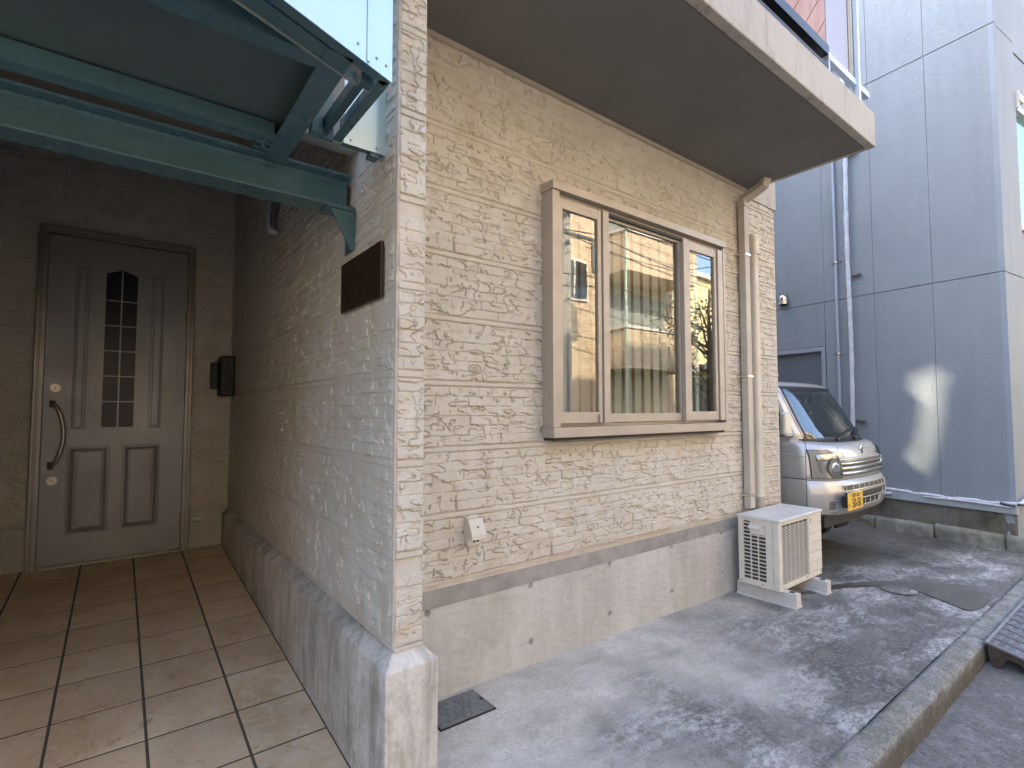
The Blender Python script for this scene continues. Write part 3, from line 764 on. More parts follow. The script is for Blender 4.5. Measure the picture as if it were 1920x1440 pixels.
# ================================================================== THINGS ON THE HOUSE
t = thing('wall_lamp_box', 'black box mounted in the dark corner beside the front door', 'intercom', (.70, 4.87, 1.6))
m = MB(); m.box(.655, .752, 4.70, 4.94, 1.44, 1.765); m.build('casing', M_BLACK, t, bevel=.012, seg=3)
m = MB(); m.box(.60, .656, 4.86, 4.935, 1.50, 1.72); m.build('side_cover', M_BLACK, t, bevel=.01)
tag(MB().box(PX-.024, PX-.012, 1.749, 2.168, 1.736, 1.945).build('name_plaque', M_BROWN, bevel=.002), 'plain dark brown rectangular plaque on the porch side wall', 'plaque')
# outdoor socket
t = thing('outdoor_socket', 'small ivory weatherproof power socket with sloping hood on stone siding', 'socket', (1.40, 2.15, .72))
def sock():
    m = MB(); m.box(1.352, 1.428, 2.108, 2.148, .672, .80); m.build('back_box', M_WHITE, t, bevel=.004)
    m = MB(); m.prism([(2.106, .800), (2.070, .728), (2.070, .706), (2.106, .706)], 0, 1.350, 1.430); m.build('hood', M_WHITE, t, bevel=.004)
    m = MB(); m.disc((1.385, 2.1075, .694), (0, -1, 0), .006, .003, 12); m.disc((1.405, 2.1075, .694), (0, -1, 0), .006, .003, 12); m.disc((1.39, 2.082, .765), (0, -1, .45), .004, .004, 10)
    m.build('socket_hole', M_BLACK, t)
sock()
# square downpipe from balcony
DX0, DX1 = 3.915, 3.985
t = thing('downpipe', 'square greige downpipe with an elbow dropping from the balcony soffit', 'downpipe', (3.95, 2.09, .55))
m = MB(); m.tube([(3.958, 2.095, .56), (3.958, 2.095, 2.98), (3.958, 2.088, 3.02), (3.99, 1.99, 3.075), (4.0, 1.945, 3.10), (4.0, 1.93, 3.15)], 0, rect=(.072, .055)); m.build('pipe', M_DPIPE, t, bevel=.005)
for z in (2.565, 1.589, .66):
    m = MB(); m.box(3.918, 3.998, 2.062, 2.128, z-.008, z+.008); m.box(3.93, 3.945, 2.12, 2.15, z-.004, z+.004); m.tube([(3.91, 2.10, z), (3.87, 2.135, z-.006)], .003, 6)
    m.build('clip', M_FIN, t)
MB().box(3.918, 3.998, 2.062, 2.128, 2.955, 2.99).build('collar', M_DPIPE, t, bevel=.003)
# round-cornered refrigerant pipe duct
t = thing('pipe_duct', 'ivory pipe duct with rounded cap running down to the heat pump', 'pipe cover', (4.12, 2.1, .5))
def rr(x0, x1, y0, y1, r, n=4):
    out = []
    for (cx_, cy_, a0) in ((x1-r, y1-r, 0), (x0+r, y1-r, 90), (x0+r, y0+r, 180), (x1-r, y0+r, 270)):
        for k in range(n+1): a = R(a0+90*k/n); out.append((cx_+r*math.cos(a), cy_+r*math.sin(a)))
    return out
m = MB(); m.prism(rr(4.075, 4.150, 2.070, 2.146, .022), 2, .62, 2.62, smooth=True); m.build('duct', M_PIPE, t)
m = MB(); m.prism(rr(4.066, 4.160, 2.062, 2.147, .026), 2, 2.60, 2.74, smooth=True); m.prism(rr(4.075, 4.150, 2.072, 2.147, .026), 2, 2.735, 2.765, smooth=True); m.build('cap', M_PIPE, t, bevel=.01, seg=3)
m = MB(); m.prism(rr(4.070, 4.156, 2.066, 2.147, .024), 2, .53, .63, smooth=True); m.build('end_piece', plain('dirty end piece', (.34, .30, .25), .6), t)
m = MB(); m.tube([(4.11, 2.10, .55), (4.12, 2.06, .42), (4.10, 2.04, .32)], .03, 10); m.build('hose', M_WRAP, t)
# white conduit clamp under porch beam
t = thing('pipe_bracket', 'small pale curved bracket on the porch side wall below the beam', 'bracket', (.74, 3.5, 2.5))
m = MB(); m.tube([(.745, 3.36, 2.72), (.715, 3.36, 2.60), (.70, 3.36, 2.47), (.72, 3.36, 2.415), (.75, 3.36, 2.42)], .03, 10); m.build('arm', plain('galvanised', (.42, .42, .40), .45, .4), t)
m = MB(); m.prism([(3.30, 2.43), (3.30, 2.62), (3.36, 2.43)], 0, .70, .706); m.build('plate', M_STEEL, t)

# ================================================================== GREEN STEEL CANOPY
cn = thing('steel_canopy', 'green painted steel canopy with H-beam over the entrance porch', 'canopy', (0, 2.4, 2.1))
# main H beam along x
bx0, bx1 = -.80, .742
zb, zt2 = 2.152, 2.294
m = MB(); m.prism([(2.049, zb), (2.049, zb+.009), (2.098, zb+.012), (2.104, zb+.02), (2.104, zt2-.02), (2.098, zt2-.012), (2.049, zt2-.009), (2.049, zt2), (2.158, zt2), (2.158, zt2-.009), (2.112, zt2-.014), (2.112, zb+.014), (2.158, zb+.009), (2.158, zb)], 0, bx0, .738)
m.build('main_beam', M_STEEL, cn, bevel=.0015)
m = MB(); m.prism([(.655, 2.142), (.757, 2.142), (.757, 1.99), (.740, 1.985)], 1, 2.052, 2.060)
m.box(.748, .758, 2.05, 2.15, 1.985, 2.165); m.box(.64, .757, 2.045, 2.15, 2.1435, 2.1515)
m.build('gusset_bracket', M_STEEL, cn, bevel=.001)
m = MB()
for (x, y, z, n) in ((.735, 2.051, 2.115, (0, -1, 0)), (.735, 2.051, 2.065, (0, -1, 0)), (.69, 2.085, 2.143, (0, 0, -1)), (.43, 2.075, 2.268, (0, 0, -1)), (.72, 2.078, zb+.010, (0, 0, 1))):
    m.disc((x, y, z), n, .010, .009, 6); m.disc((x, y, z), n, .014, .002, 16)
m.build('bolt', M_STEEL, cn)
# frame level: the canopy frame rests on top of the beam
ZU = 2.280
def bar(mb, p, d, L_, n, w, z0, z1, mi=0):
    mb.obox((p[0], p[1], z0), (d*L_).to_3d(), (n*w).to_3d(), (0, 0, z1-z0), mi)
C = Vector((.6035, 1.362)); D0 = Vector((.275, 1.231)); dd = (D0-C).normalized()     # street edge is skewed to the house
nn = Vector((dd.y, -dd.x))
if nn.y < 0: nn = -nn
def off(p, k): return (p.x+nn.x*k, p.y+nn.y*k)
m = MB()
bar(m, off(C, .004), dd, 1.45, nn, .030, ZU, ZU+.004)
bar(m, off(C, .004), dd, 1.45, nn, .004, ZU+.004, ZU+.09)
m.build('skew_edge_channel', M_STEEL, cn)
m = MB(); bar(m, off(C+dd*.115, .044), dd, 1.3, nn, .048, ZU+.002, ZU+.006); bar(m, off(C+dd*.115, .044), dd, 1.3, nn, .004, ZU+.006, ZU+.08)
m.build('inner_channel', M_STEEL, cn)
m = MB(); bar(m, off(C+dd*.045, .096), dd, 1.4, nn, .005, ZU-.003, ZU+.05); m.build('edge_angle', plain('pale green edge', (.24, .31, .29), .4, 0, .5), cn)  # edge angle in a paler green than the frame
m = MB(); bar(m, off(C+dd*.068, .006), dd, .055, nn, .062, ZU+.008, ZU+.012); m.build('splice_plate', plain('dull zinc', (.30, .32, .30), .5, .3), cn)
m = MB(); m.box(.572, .603, 1.372, 1.79, ZU, ZU+.005); m.box(.599, .603, 1.372, 1.79, ZU+.005, ZU+.08); m.box(.536, .563, 1.455, 1.775, ZU+.025, ZU+.062); m.box(.536, .571, 1.42, 1.455, ZU+.008, ZU+.062)
m.build('end_angle', M_STEEL, cn)
m = MB(); m.box(.410, .482, 1.335, 2.12, ZU, ZU+.005); m.box(.477, .482, 1.345, 2.12, ZU+.005, ZU+.10); m.build('rafter', M_STEEL, cn)
m = MB(); m.box(.492, .525, 1.745, 1.79, ZU-.010, ZU+.16); m.box(.525, .572, 1.775, 1.79, ZU-.008, ZU+.16); m.build('hanger', M_STEEL, cn)
for (y0, y1, x1) in ((1.378, 1.436, .41), (1.908, 1.970, .41)):
    m = MB(); m.box(-.80, x1, y0, y1, ZU+.002, ZU+.010); m.box(-.80, x1, y0, y0+.004, ZU+.010, ZU+.06); m.build('purlin', M_STEEL, cn)
m = MB(); a0 = C+dd*.16; a1 = C+dd*1.44
m.prism([off(a0, .05), off(a1, .05), (-.80, 2.01), (.476, 2.01), (.476, 1.45)], 2, ZU+.070, ZU+.085)
m.build('deck', M_DECK, cn)
m = MB()
for k in range(3): m.disc((.385, 1.90+.035*k, ZU+.0), (0, 0, -1), .010, .010, 6); m.box(.36, .41, 1.90+.045*k, 1.92+.045*k, ZU-.001, ZU+.02)
m.build('end_clip', M_STEEL, cn)
fs = MB(); sheet_pts = [0, .094, .52, 1.05, 1.45]
for a, b in zip(sheet_pts[:-1], sheet_pts[1:]):
    p = C+dd*(a+.001); bar(fs, (p.x, p.y), dd, b-a-.002, -nn, .003, ZU-.003, ZU+1.1)
fo = fs.build('fascia_sheet', M_SHEET, cn)
m = MB()
for a in sheet_pts[1:-1]:
    p = C+dd*(a-.005)-nn*.0035; bar(m, (p.x, p.y), dd, .010, -nn, .003, ZU+.004, ZU+1.09)
m.build('seam_strip', M_SHEET, fo, bevel=.001)
m = MB()
for a in (.025, .062, .13, .37, .74, 1.2):
    p = C+dd*a-nn*.003; m.disc((p.x, p.y, ZU+.033), (-nn.x, -nn.y, 0), .0038, .0025, 8)
m.build('rivet', plain('rivet', (.25, .27, .27), .4, .6), fo)
m = MB(); m.box(.601, .7590, 1.752, 1.755, 2.264, 2.62); lo = m.build('closing_sheet', M_SHEET, cn)
m = MB(); m.box(.601, .752, 1.7555, 1.785, 2.266, 2.270); m.box(.70, .735, 1.757, 1.80, 2.250, 2.2655); m.build('closing_angle', M_STEEL, cn)
m = MB(); m.disc((.626, 1.752, 2.281), (0, -1, 0), .0045, .002, 8); m.disc((.722, 1.752, 2.281), (0, -1, 0), .0045, .002, 8); m.build('rivet', bpy.data.materials['rivet'], lo)

# ================================================================== HEAT PUMP
ac = thing('heat_pump', 'ivory outdoor heat pump with wire fan grille standing on two concrete blocks', 'air conditioner', (4.06, 1.9, .05))
AX0, AX1, AY0, AY1, AZ0, AZ1 = 3.713, 4.405, 1.760, 2.062, .049, .547
m = MB()
m.box(AX0+.012, AX1-.004, AY0+.020, AY1-.004, AZ0+.03, AZ1-.01)                 # inner dark block
m.build('fin_pack', M_DARK, ac)
m = MB()
# corner post and base frame
m.prism(rr(AX0, AX0+.042, AY0, AY0+.05, .010), 2, AZ0, AZ1-.022)
m.box(AX0+.001, AX1-.001, AY0+.004, AY1, AZ0, AZ0+.038)
m.box(AX0+.002, AX0+.02, AY0+.05, AY0+.098, AZ0+.036, AZ1-.022)                # plain side part
m.box(AX0+.002, AX0+.016, AY1-.040, AY1, AZ0+.036, AZ1-.022)
m.box(AX0+.002, AX0+.014, AY0+.098, AY1-.04, AZ1-.04, AZ1-.022)
m.box(AX0+.042, AX1, AY0+.003, AY0+.012, AZ1-.046, AZ1-.022)
m.box(AX1-.014, AX1, AY0+.01, AY1, AZ0+.036, AZ1-.022); m.box(AX0+.02, AX1, AY1-.012, AY1, AZ0+.036, AZ1-.022)
m.build('casing', M_AC, ac, bevel=.0025)
m = MB(); m.box(AX0-.006, AX1+.006, AY0-.008, AY1+.006, AZ1-.021, AZ1); m.build('lid', M_ACT, ac, bevel=.006, seg=3)
# side louvre: three columns of openings framed by thin bars
m = MB(); y0, y1 = AY0+.098, AY1-.040; cw_ = (y1-y0)/3
for k in (1, 2): m.box(AX0+.002, AX0+.010, y0+cw_*k-.0035, y0+cw_*k+.0035, AZ0+.038, AZ1-.04-.001)
n = 15
for k in range(n+1):
    z = AZ0+.038+(AZ1-.055-AZ0-.038)*k/n; m.box(AX0+.0015, AX0+.0095, y0+.0005, y1-.0005, z-.0035, z+.0035)
m.build('side_louvre', M_AC, ac)
m = MB(); m.box(AX0+.0005, AX0+.013, y0+.0006, y0+cw_*2-.004, AZ1-.128, AZ1-.041); m.build('service_cover', M_AC, ac, bevel=.002)
m = MB(); m.prism([(AX0+.001, AZ1-.062), (AX0-.016, AZ1-.082), (AX0-.016, AZ1-.092), (AX0+.001, AZ1-.092)], 1, y0+.035, y0+.118); m.build('handle', M_ACT, ac, bevel=.002)
# front fan grille
gx0, gx1 = AX0+.048, AX1-.232
m = MB()
m.box(gx0-.006, gx0, AY0+.001, AY0+.012, AZ0+.036, AZ1-.045); m.box(gx1, gx1+.006, AY0-.002, AY0+.012, AZ0+.036, AZ1-.045)
nw = 36
for k in range(nw):
    z = AZ0+.052+(AZ1-.062-AZ0-.052)*k/(nw-1); m.box(gx0-.001, gx1+.001, AY0-.001, AY0+.005, z-.0014, z+.0014)
for k in range(1, 6): x = gx0+(gx1-gx0)*k/6; m.box(x-.0018, x+.0018, AY0+.0055, AY0+.009, AZ0+.04, AZ1-.05)
m.build('fan_grille', M_AC, ac)
m = MB(); cxx, czz = (gx0+gx1)/2, (AZ0+AZ1)/2
m.disc((cxx, AY0+.026, czz), (0, 1, 0), .045, .03, 20)
for k in range(3):
    a = k*2*math.pi/3; m.add([(cxx+.04*math.cos(a+t)+0, AY0+.03, czz+.04*math.sin(a+t)) for t in (-.3, .3)]+[(cxx+.19*math.cos(a+t), AY0+.045, czz+.19*math.sin(a+t)) for t in (.55, -.35)], [(0, 1, 2, 3)])
m.build('fan', plain('fan blades', (.10, .10, .10), .5), ac)
m = MB()
zs_ = np.linspace(AZ0+.042, AZ1-.024, 7)
for a, b in zip(zs_[:-1], zs_[1:]): m.box(gx1+.008, AX1-.001, AY0, AY0+.012, a+.0018, b-.0018)
m.build('front_panel', M_AC, ac, bevel=.003)
m = MB(); m.add([(gx1+.030, AY0-.0008, AZ1-.053), (gx1+.062, AY0-.0008, AZ1-.049), (gx1+.036, AY0-.0008, AZ1-.092)], [(0, 2, 1)]); m.build('emblem', plain('teal emblem', (.10, .30, .36), .4), ac)
m = MB()
for (x, z) in ((AX0+.06, AZ0+.018), (gx1-.03, AZ0+.022), (AX1-.035, AZ0+.022)): m.disc((x, AY0+.004, z), (0, -1, 0), .005, .004, 10)
for (y, z) in ((AY1-.02, AZ0+.02), (AY0+.12, AZ0+.02), (y0+.010, AZ1-.07), (y0+cw_*2-.014, AZ1-.075)): m.disc((AX0+.002, y, z), (-1, 0, 0), .005, .004, 10)
m.build('screw', plain('screw', (.25, .22, .18), .5, .6), ac)
blk = None
for i, (x0, lab) in enumerate(((3.742, 'long concrete support block under the near end of the heat pump'), (4.24, 'concrete support block under the far end of the heat pump'))):
    if i == 0:
        m = MB(); z0 = gz(x0)
        pr_ = [(-.004, 0), (.104, 0), (.100, .014), (.088, .016), (.080, .100), (.018, .100), (.012, .016), (0, .014)]
        m.prism([(x0+a, z0-.004+b) for a, b in pr_], 1, 1.672, 2.10)
        m.box(x0+.030, x0+.068, 1.70, 1.735, z0+.094, z0+.0985, 1)
        blk = m.build('support_block', [mat_concrete('block concrete', (.50, .48, .44), (.30, .28, .25), (.62, .61, .58), .05, .5), M_DARK], bevel=.005)
        tag(blk, lab, 'concrete block', 'support blocks under the heat pump')
    else:
        b2 = blk.copy(); COL.objects.link(b2); b2.location = (x0-3.742, 0.0, gz(x0)-gz(3.742)); tag(b2, lab, 'concrete block', 'support blocks under the heat pump')

# ================================================================== DRAIN COVER, MANHOLE, RAMP
t = thing('drain_cover', 'rectangular dark grey embossed drain cover in the pavement beside the plinth', 'drain cover', (1.2, 2.0, 0))
zt = lambda x: .025-.02*x
def flat(mb, x0, x1, y0, y1, h0, h1, mi=0):
    mb.add([(x0, y0, zt(x0)+h0), (x1, y0, zt(x1)+h0), (x1, y1, zt(x1)+h0), (x0, y1, zt(x0)+h0), (x0, y0, zt(x0)+h1), (x1, y0, zt(x1)+h1), (x1, y1, zt(x1)+h1), (x0, y1, zt(x0)+h1)],
           [(0, 3, 2, 1), (4, 5, 6, 7), (0, 1, 5, 4), (1, 2, 6, 5), (2, 3, 7, 6), (3, 0, 4, 7)], mi)
M_LID = plain('grey plastic lid', (.16, .17, .172), .6, var=.25, vs=10, bump=.001)
m = MB(); flat(m, 1.092, 1.374, 1.908, 2.104, .000, .0060); m.build('frame', plain('lid gap', (.02, .02, .02), .8), t)
m = MB(); flat(m, 1.098, 1.368, 1.914, 2.098, .006, .0095)
for i in range(7):
    for j in range(4):
        x, y = 1.118+i*.040+(.02 if j % 2 else 0), 1.936+j*.042
        if x > 1.35: continue
        m.disc((x, y, zt(x)+.009), (0, 0, 1), .0165, .0045, 18, r2=.0125)
        m.disc((x+.012, y-.014, zt(x)+.009), (0, 0, 1), .008, .0035, 12, r2=.005)
flat(m, 1.255, 1.272, 1.965, 2.045, .0095, .0128)
m.build('lid', M_LID, t, bevel=.0008)
m = MB(); flat(m, 1.352, 1.369, 1.998, 2.018, .0095, .0101); m.build('lift_hole', M_BLACK, t)
t = thing('manhole', 'small round concrete inspection cover flush in the driveway beside the wet streak', 'manhole cover', (4.84, 1.40, -.07))
m = MB(); x, y = 4.83, 1.385
for k in range(36):
    a, b = 2*math.pi*k/36, 2*math.pi*(k+1)/36
    P_ = [(x+r*math.cos(q), y+r*math.sin(q)) for (r, q) in ((.115, a), (.122, a), (.122, b), (.115, b))]
    m.add([(p[0], p[1], zt(p[0])+.0082) for p in P_], [(0, 1, 2, 3)])
m.build('rim', plain('rim', (.07, .07, .07), .8), t)
m = MB(); m.add([(x+.114*math.cos(2*math.pi*k/36), y+.114*math.sin(2*math.pi*k/36), zt(x+.114*math.cos(2*math.pi*k/36))+.0080) for k in range(36)], [list(range(36))]); m.build('cover', M_DRV, t)

t = thing('kerb_ramp', 'brown perforated metal kerb ramp plate leaning on the street kerb', 'kerb ramp', (4.3, .7, -.05))
# tilted plate: top edge on the kerb, low edge out in the road
rx0, rx1 = 4.09, 6.50; ry1, ry0 = .764, .33; rzt, rzb = .022, -.082
def RP(u, v, h=0):
    x = rx0+(rx1-rx0)*u; y = ry1+(ry0-ry1)*v; return (x, y, gz(x)+(rzt+(rzb-rzt)*v)+h)
M_RMP = plain('brown ramp metal', (.115, .095, .10), .48, .5, var=.25, vs=12, bump=.001); 
m = MB()
def slab(mb, u0, u1, v0, v1, h0, h1):
    mb.add([RP(u0, v0, h0), RP(u1, v0, h0), RP(u1, v1, h0), RP(u0, v1, h0), RP(u0, v0, h1), RP(u1, v0, h1), RP(u1, v1, h1), RP(u0, v1, h1)],
           [(0, 1, 2, 3), (7, 6, 5, 4), (0, 4, 5, 1), (1, 5, 6, 2), (2, 6, 7, 3), (3, 7, 4, 0)])
LW = rx1-rx0; SW = .455
def bars():
    slab(m, 0, .012/LW, 0, 1, -.014, 0); slab(m, 1-.012/LW, 1, 0, 1, -.014, 0); slab(m, .012/LW, 1-.012/LW, 0, .035, -.012, 0); slab(m, .012/LW, 1-.012/LW, .965, 1, -.012, 0)
bars()
m.build('rim', plain('ramp rim', (.20, .185, .19), .45, .5, var=.2, vs=20), t, bevel=.002)
m = MB(); slab(m, .012/LW, 1-.012/LW, .035, .965, -.010, -.004)
m.build('plate', M_RMP, t)
m = MB()
ncell = 19
for i in range(1, ncell): u = i/ncell; slab(m, u-.003/LW, u+.003/LW, .036, .964, -.0038, .0008)
for j in (1, 2): pass
m.build('rib', bpy.data.materials['ramp rim'], t)
m = MB()
for i in range(ncell):
    for j in range(9):
        u0 = (i+.16)/ncell; u1 = (i+.84)/ncell; v = .09+j*.1
        for k in range(7):
            uu = u0+(u1-u0)*(k+.2)/7; slab(m, uu, uu+(u1-u0)*.55/7, v-.012, v+.030, -.0036, -.0008+.0006*(k % 2))
m.build('tread', plain('ramp tread', (.26, .24, .245), .4, .6), t)
m = MB()
for i in range(9):
    x = rx0+.01+i*.29
    pts_ = [(.752, gz(x)+.005), (.36, gz(x)-.092), (.36, gz(x)-.108), (.40, gz(x)-.108), (.43, gz(x)-.085), (.49, gz(x)-.075), (.52, gz(x)-.108), (.58, gz(x)-.108), (.62, gz(x)-.06), (.67, gz(x)-.05), (.70, gz(x)-.108), (.735, gz(x)-.108), (.752, gz(x)-.05)]
    m.prism(pts_, 0, x, x+.012)
m.build('support_rib', plain('rusty brown steel', (.085, .06, .045), .7, .3, var=.4, vs=20), t)
# ================================================================== GREY BUILDING NEXT DOOR
GP = Vector((7.309, 1.09)); gd = Vector((.118, .993)); gd.normalize(); gn = Vector((-gd.y, gd.x))     # along the wall (inwards), outward normal (towards us)
fd = Vector((gd.y, -gd.x))                                                                            # along its street front
def GPt(s, o, z): return (GP.x+gd.x*s+gn.x*o, GP.y+gd.y*s+gn.y*o, z)
def gbox(mb, s0, s1, o0, o1, z0, z1, mi=0):
    mb.obox(GPt(s0, o0, z0), (gd*(s1-s0)).to_3d(), (gn*(o1-o0)).to_3d(), (0, 0, z1-z0), mi)
gb_ = thing('grey_building', 'blue-grey panel clad building with joints, standing at the right behind the parked truck', 'building', (8, 4, 0))
JS = [0, .605, 1.21, 1.545, 2.50, 3.10, 3.70, 4.9, 6.1, 7.3]       # vertical joints measured from the corner
m = MB(); SJ = [.03, .61, 1.215, 1.60, 2.19, 2.50, 3.2, 4.4, 5.6, 6.8, 8.0]
J = .0032
vj = [.0, .605, 1.205, 1.805, 2.49, 3.10, 3.70, 4.30, 4.90, 5.5, 6.1, 6.7, 7.3, 8.0]
lv = [.352, 2.77, 5.466, 7.2]
for z0, z1 in zip(lv[:-1], lv[1:]):
    for a, b in zip(vj[:-1], vj[1:]):
        if z0 < 1 and a > 1.6 and b < 3.2:
            pass
        if z0 < 1 and (a >= 1.80 and b <= 4.31):
            # wall pieces around the window (s 1.83-3.1, z 1.1-2.17)
            gbox(m, a+J, b-J, -.05, 0, 2.175+J, z1-J*1.3); gbox(m, a+J, b-J, -.05, 0, z0+J, 1.10-J); continue
        gbox(m, a+J*.4, b-J*.4, -.05, 0, z0+J*1.3, z1-J*1.6)
m.build('side_wall', M_GREY, gb_, bevel=.003)
m = MB(); gbox(m, .02, 8.0, -.09, -.012, .35, 1.10); gbox(m, .02, 8.0, -.09, -.012, 2.175, 7.19); gbox(m, .02, 1.80, -.09, -.012, 1.10, 2.175); gbox(m, 4.31, 8, -.09, -.012, 1.10, 2.175)
m.build('joint_sealant', plain('joint sealant', (.19, .21, .245), .8), gb_)
# window of the building, half behind the house corner
m = MB(); a0, a1, z0, z1 = 1.812, 4.30, 1.10, 2.17
for (x0, x1, c, d) in ((a0, a0+.05, z0, z1), (a1-.05, a1, z0, z1)): gbox(m, x0, x1, -.05, .012, c, d)
gbox(m, a0+.05, a1-.05, -.05, .012, z1-.06, z1); gbox(m, a0+.05, a1-.05, -.05, .014, z0, z0+.06); gbox(m, 2.70, 2.745, -.05, .002, z0+.06, z1-.06)
wf = m.build('window', plain('grey window frame', (.33, .37, .43), .4, .3), gb_, bevel=.002)
m = MB(); gbox(m, 2.745, a1-.05, -.035, -.03, z0+.06, z1-.06); m.build('pane', plain('dark pane', (.01, .015, .014), .08, 0, .8), wf)
m = MB(); gbox(m, a0+.05, 2.70, -.035, -.03, z0+.06, z1-.06); m.build('pane', plain('insect screen', (.12, .135, .16), .7), wf)
m = MB(); gbox(m, .02, 8, -.20, -.09, .4, 7.0); m.build('wall_core', M_GREY, gb_)
# flashing and plinth
m = MB(); 
poly = [(.0, .352), (.035, .340), (.035, .262), (.028, .262), (.028, .335), (0, .345)]
gbox(m, -.03, 8, -.02, .030, .255, .345); m.build('base_flashing', plain('flashing paint', (.42, .45, .47), .45, .1, var=.15, vs=8), gb_, bevel=.004)
M_MOSS = mat_concrete('mossy plinth concrete', (.085, .08, .06), (.03, .029, .022), (.22, .21, .185), .8, 1.0)
M_MOSS2 = mat_concrete('old kerb blocks', (.17, .165, .125), (.05, .05, .036), (.36, .35, .31), .7, .7)
def rough_strip(name, s0, s1, o, z0, z1, dep, mat, seed, amp=.006):
    n = int((s1-s0)/.012)+2; us = np.linspace(s0, s1, n); k = 9; V = np.zeros((n, k+2, 3))
    for j in range(k):
        z = z0+(z1-z0)*j/(k-1); e = amp*vnoise(us/.05, us*0+j*.8, seed)+amp*vnoise(us/.3, us*0+j*.4, seed+1)
        oo = o+e-(.012 if j == k-1 else 0)
        edge = np.minimum(us-s0, s1-us); oo = oo-.02*np.clip(1-edge/.02, 0, 1)
        V[:, j, 0] = GP.x+gd.x*us+gn.x*oo; V[:, j, 1] = GP.y+gd.y*us+gn.y*oo; V[:, j, 2] = z+e*.7*(j == k-1)
    for j in (k, k+1):
        oo = o-dep*(j-k+1)/2; V[:, j, 0] = GP.x+gd.x*us+gn.x*oo; V[:, j, 1] = GP.y+gd.y*us+gn.y*oo; V[:, j, 2] = V[:, k-1, 2]
    return gridmesh(name, V, mat, gb_, flip=False)
rough_strip('plinth', -.02, 8, .0, -.2, .30, .05, M_MOSS, 61, .004)
s = -.55; q = 0
while s < 6:
    L_ = (.62, .60, .60, .61)[q % 4]; hgt = (.055, .02, .012, .02, .02)[min(q, 4)]
    rough_strip('plinth_block', s+.004, s+L_-.004, .055, -.25, -.012+[.05, .045, .03, .02, .015, .015, .01][min(q, 6)]-.0*s, .06, M_MOSS2, 70+q, .008); s += L_; q += 1
# corner bead, pilaster and recessed front with a window
def FPt(u, o, z): return (GP.x+fd.x*u-gd.x*o, GP.y+fd.y*u-gd.y*o, z)           # o outwards to the street
def fbox(mb, u0, u1, o0, o1, z0, z1, mi=0):
    mb.obox(FPt(u0, o0, z0), (fd*(u1-u0)).to_3d(), (-gd*(o1-o0)).to_3d(), (0, 0, z1-z0), mi)
m = MB()
for z0, z1 in zip(lv[:-1], lv[1:]):
    fbox(m, -.002, .05, -.03, .022, z0+.004, z1-.004); fbox(m, .052, .600, -.05, .014, z0+.004, z1-.004)
    fbox(m, .604, .64, -.10, -.045, z0+.004, z1-.004)
    fbox(m, .645, 5, -.10, -.04, z0+.004, z1-.004) if z0 > 4.8 else None
m.build('street_pilaster', M_GREYL, gb_, bevel=.004)
m = MB(); fbox(m, .64, 5, -.12, -.05, 4.82, 5.46); fbox(m, .64, 5, -.12, -.05, .0, 3.35); fbox(m, 2.8, 5, -.12, -.05, 3.35, 4.82); fbox(m, .02, 5, -.14, -.125, .3, 7.2); fbox(m, 0, 5, -.12, -.0, -.3, .34)
m.build('street_front', M_GREYL, gb_)
m = MB(); fbox(m, .64, 2.8, -.09, -.02, 4.76, 4.82); fbox(m, .64, .665, -.09, -.02, 3.42, 4.76); fbox(m, .64, 2.8, -.09, -.02, 3.36, 3.42)
wf2 = m.build('window', plain('white street window frame', (.55, .58, .58), .4, .2), gb_, bevel=.003)
m = MB(); fbox(m, .665, 2.8, -.075, -.07, 3.42, 4.76); m.build('pane', plain('street pane', (.05, .18, .22), .05, .0, 1.0), wf2)
m = MB(); fbox(m, .60, .74, -.02, .05, 4.78, 4.86); fbox(m, .595, .625, -.02, .04, 4.70, 4.90); m.build('shutter_bracket', M_WHITE, wf2, bevel=.003)
m = MB(); gbox(m, 0.2, 8, -5, -.2, 7.0, 7.2); gbox(m, 7.9, 8, -5, -.2, 0, 7.2); m.build('roof', M_GREYL, gb_)
# round cast plug in the wall
m = MB()
for k in range(28):
    a, b = 2*math.pi*k/28, 2*math.pi*(k+1)/28
    def Q(r, q, o): return GPt(.34+r*math.cos(q), o, .62+r*math.sin(q))
    m.add([Q(.030, a, .0005), Q(.034, a, .004), Q(.034, b, .004), Q(.030, b, .0005)], [(0, 1, 2, 3)]); m.add([Q(.034, a, .004), Q(.040, a, .0003), Q(.040, b, .0003), Q(.034, b, .004)], [(0, 1, 2, 3)])
m.build('plug_ring', M_GREY, gb_)
# cables along the foot of the wall
t = thing('cable_bundle', 'white taped cable bundle running along the foot of the grey wall', 'cable', (7.3, 2, .36))
m = MB(); pts = [GPt(s, .022+.006*math.sin(s*5), .362-.008*math.sin(s*3.1)-.012*(s < .9)*(math.sin(s*9)**2)) for s in np.linspace(-.03, 3.6, 70)]
m.tube(pts, [.017+.004*(i % 3 == 0) for i in range(70)], 8)
m.tube([GPt(s, .045+.004*math.sin(s*7), .325+.01*math.sin(s*4)) for s in np.linspace(.0, .75, 20)], .010, 8)
m.tube([GPt(-.03, .02, .362), GPt(-.05, -.02, .365), FPt(.10, .05, .385), FPt(.35, .05, .40), FPt(.8, .04, .42)], .02, 8)
m.build('bundle', plain('cable tape', (.60, .62, .66), .55, var=.25, vs=25, bump=.004, bscale=40), t)
m = MB(); m.tube([GPt(-.02, .05, .34), GPt(.05, .05, .35), GPt(.09, .045, .36)], .014, 8); m.tube([GPt(-.045, .03, .36), FPt(.03, .075, .355), FPt(.12, .07, .37)], .013, 8); m.build('dark_tape', plain('dark blue tape', (.05, .06, .09), .6), t)
m = MB(); m.tube([GPt(1.08, .03, .318), GPt(1.2, .045, .298), GPt(1.32, .04, .305), GPt(1.38, .03, .318)], .020, 8); m.build('sagging_sleeve', M_WRAP, t)
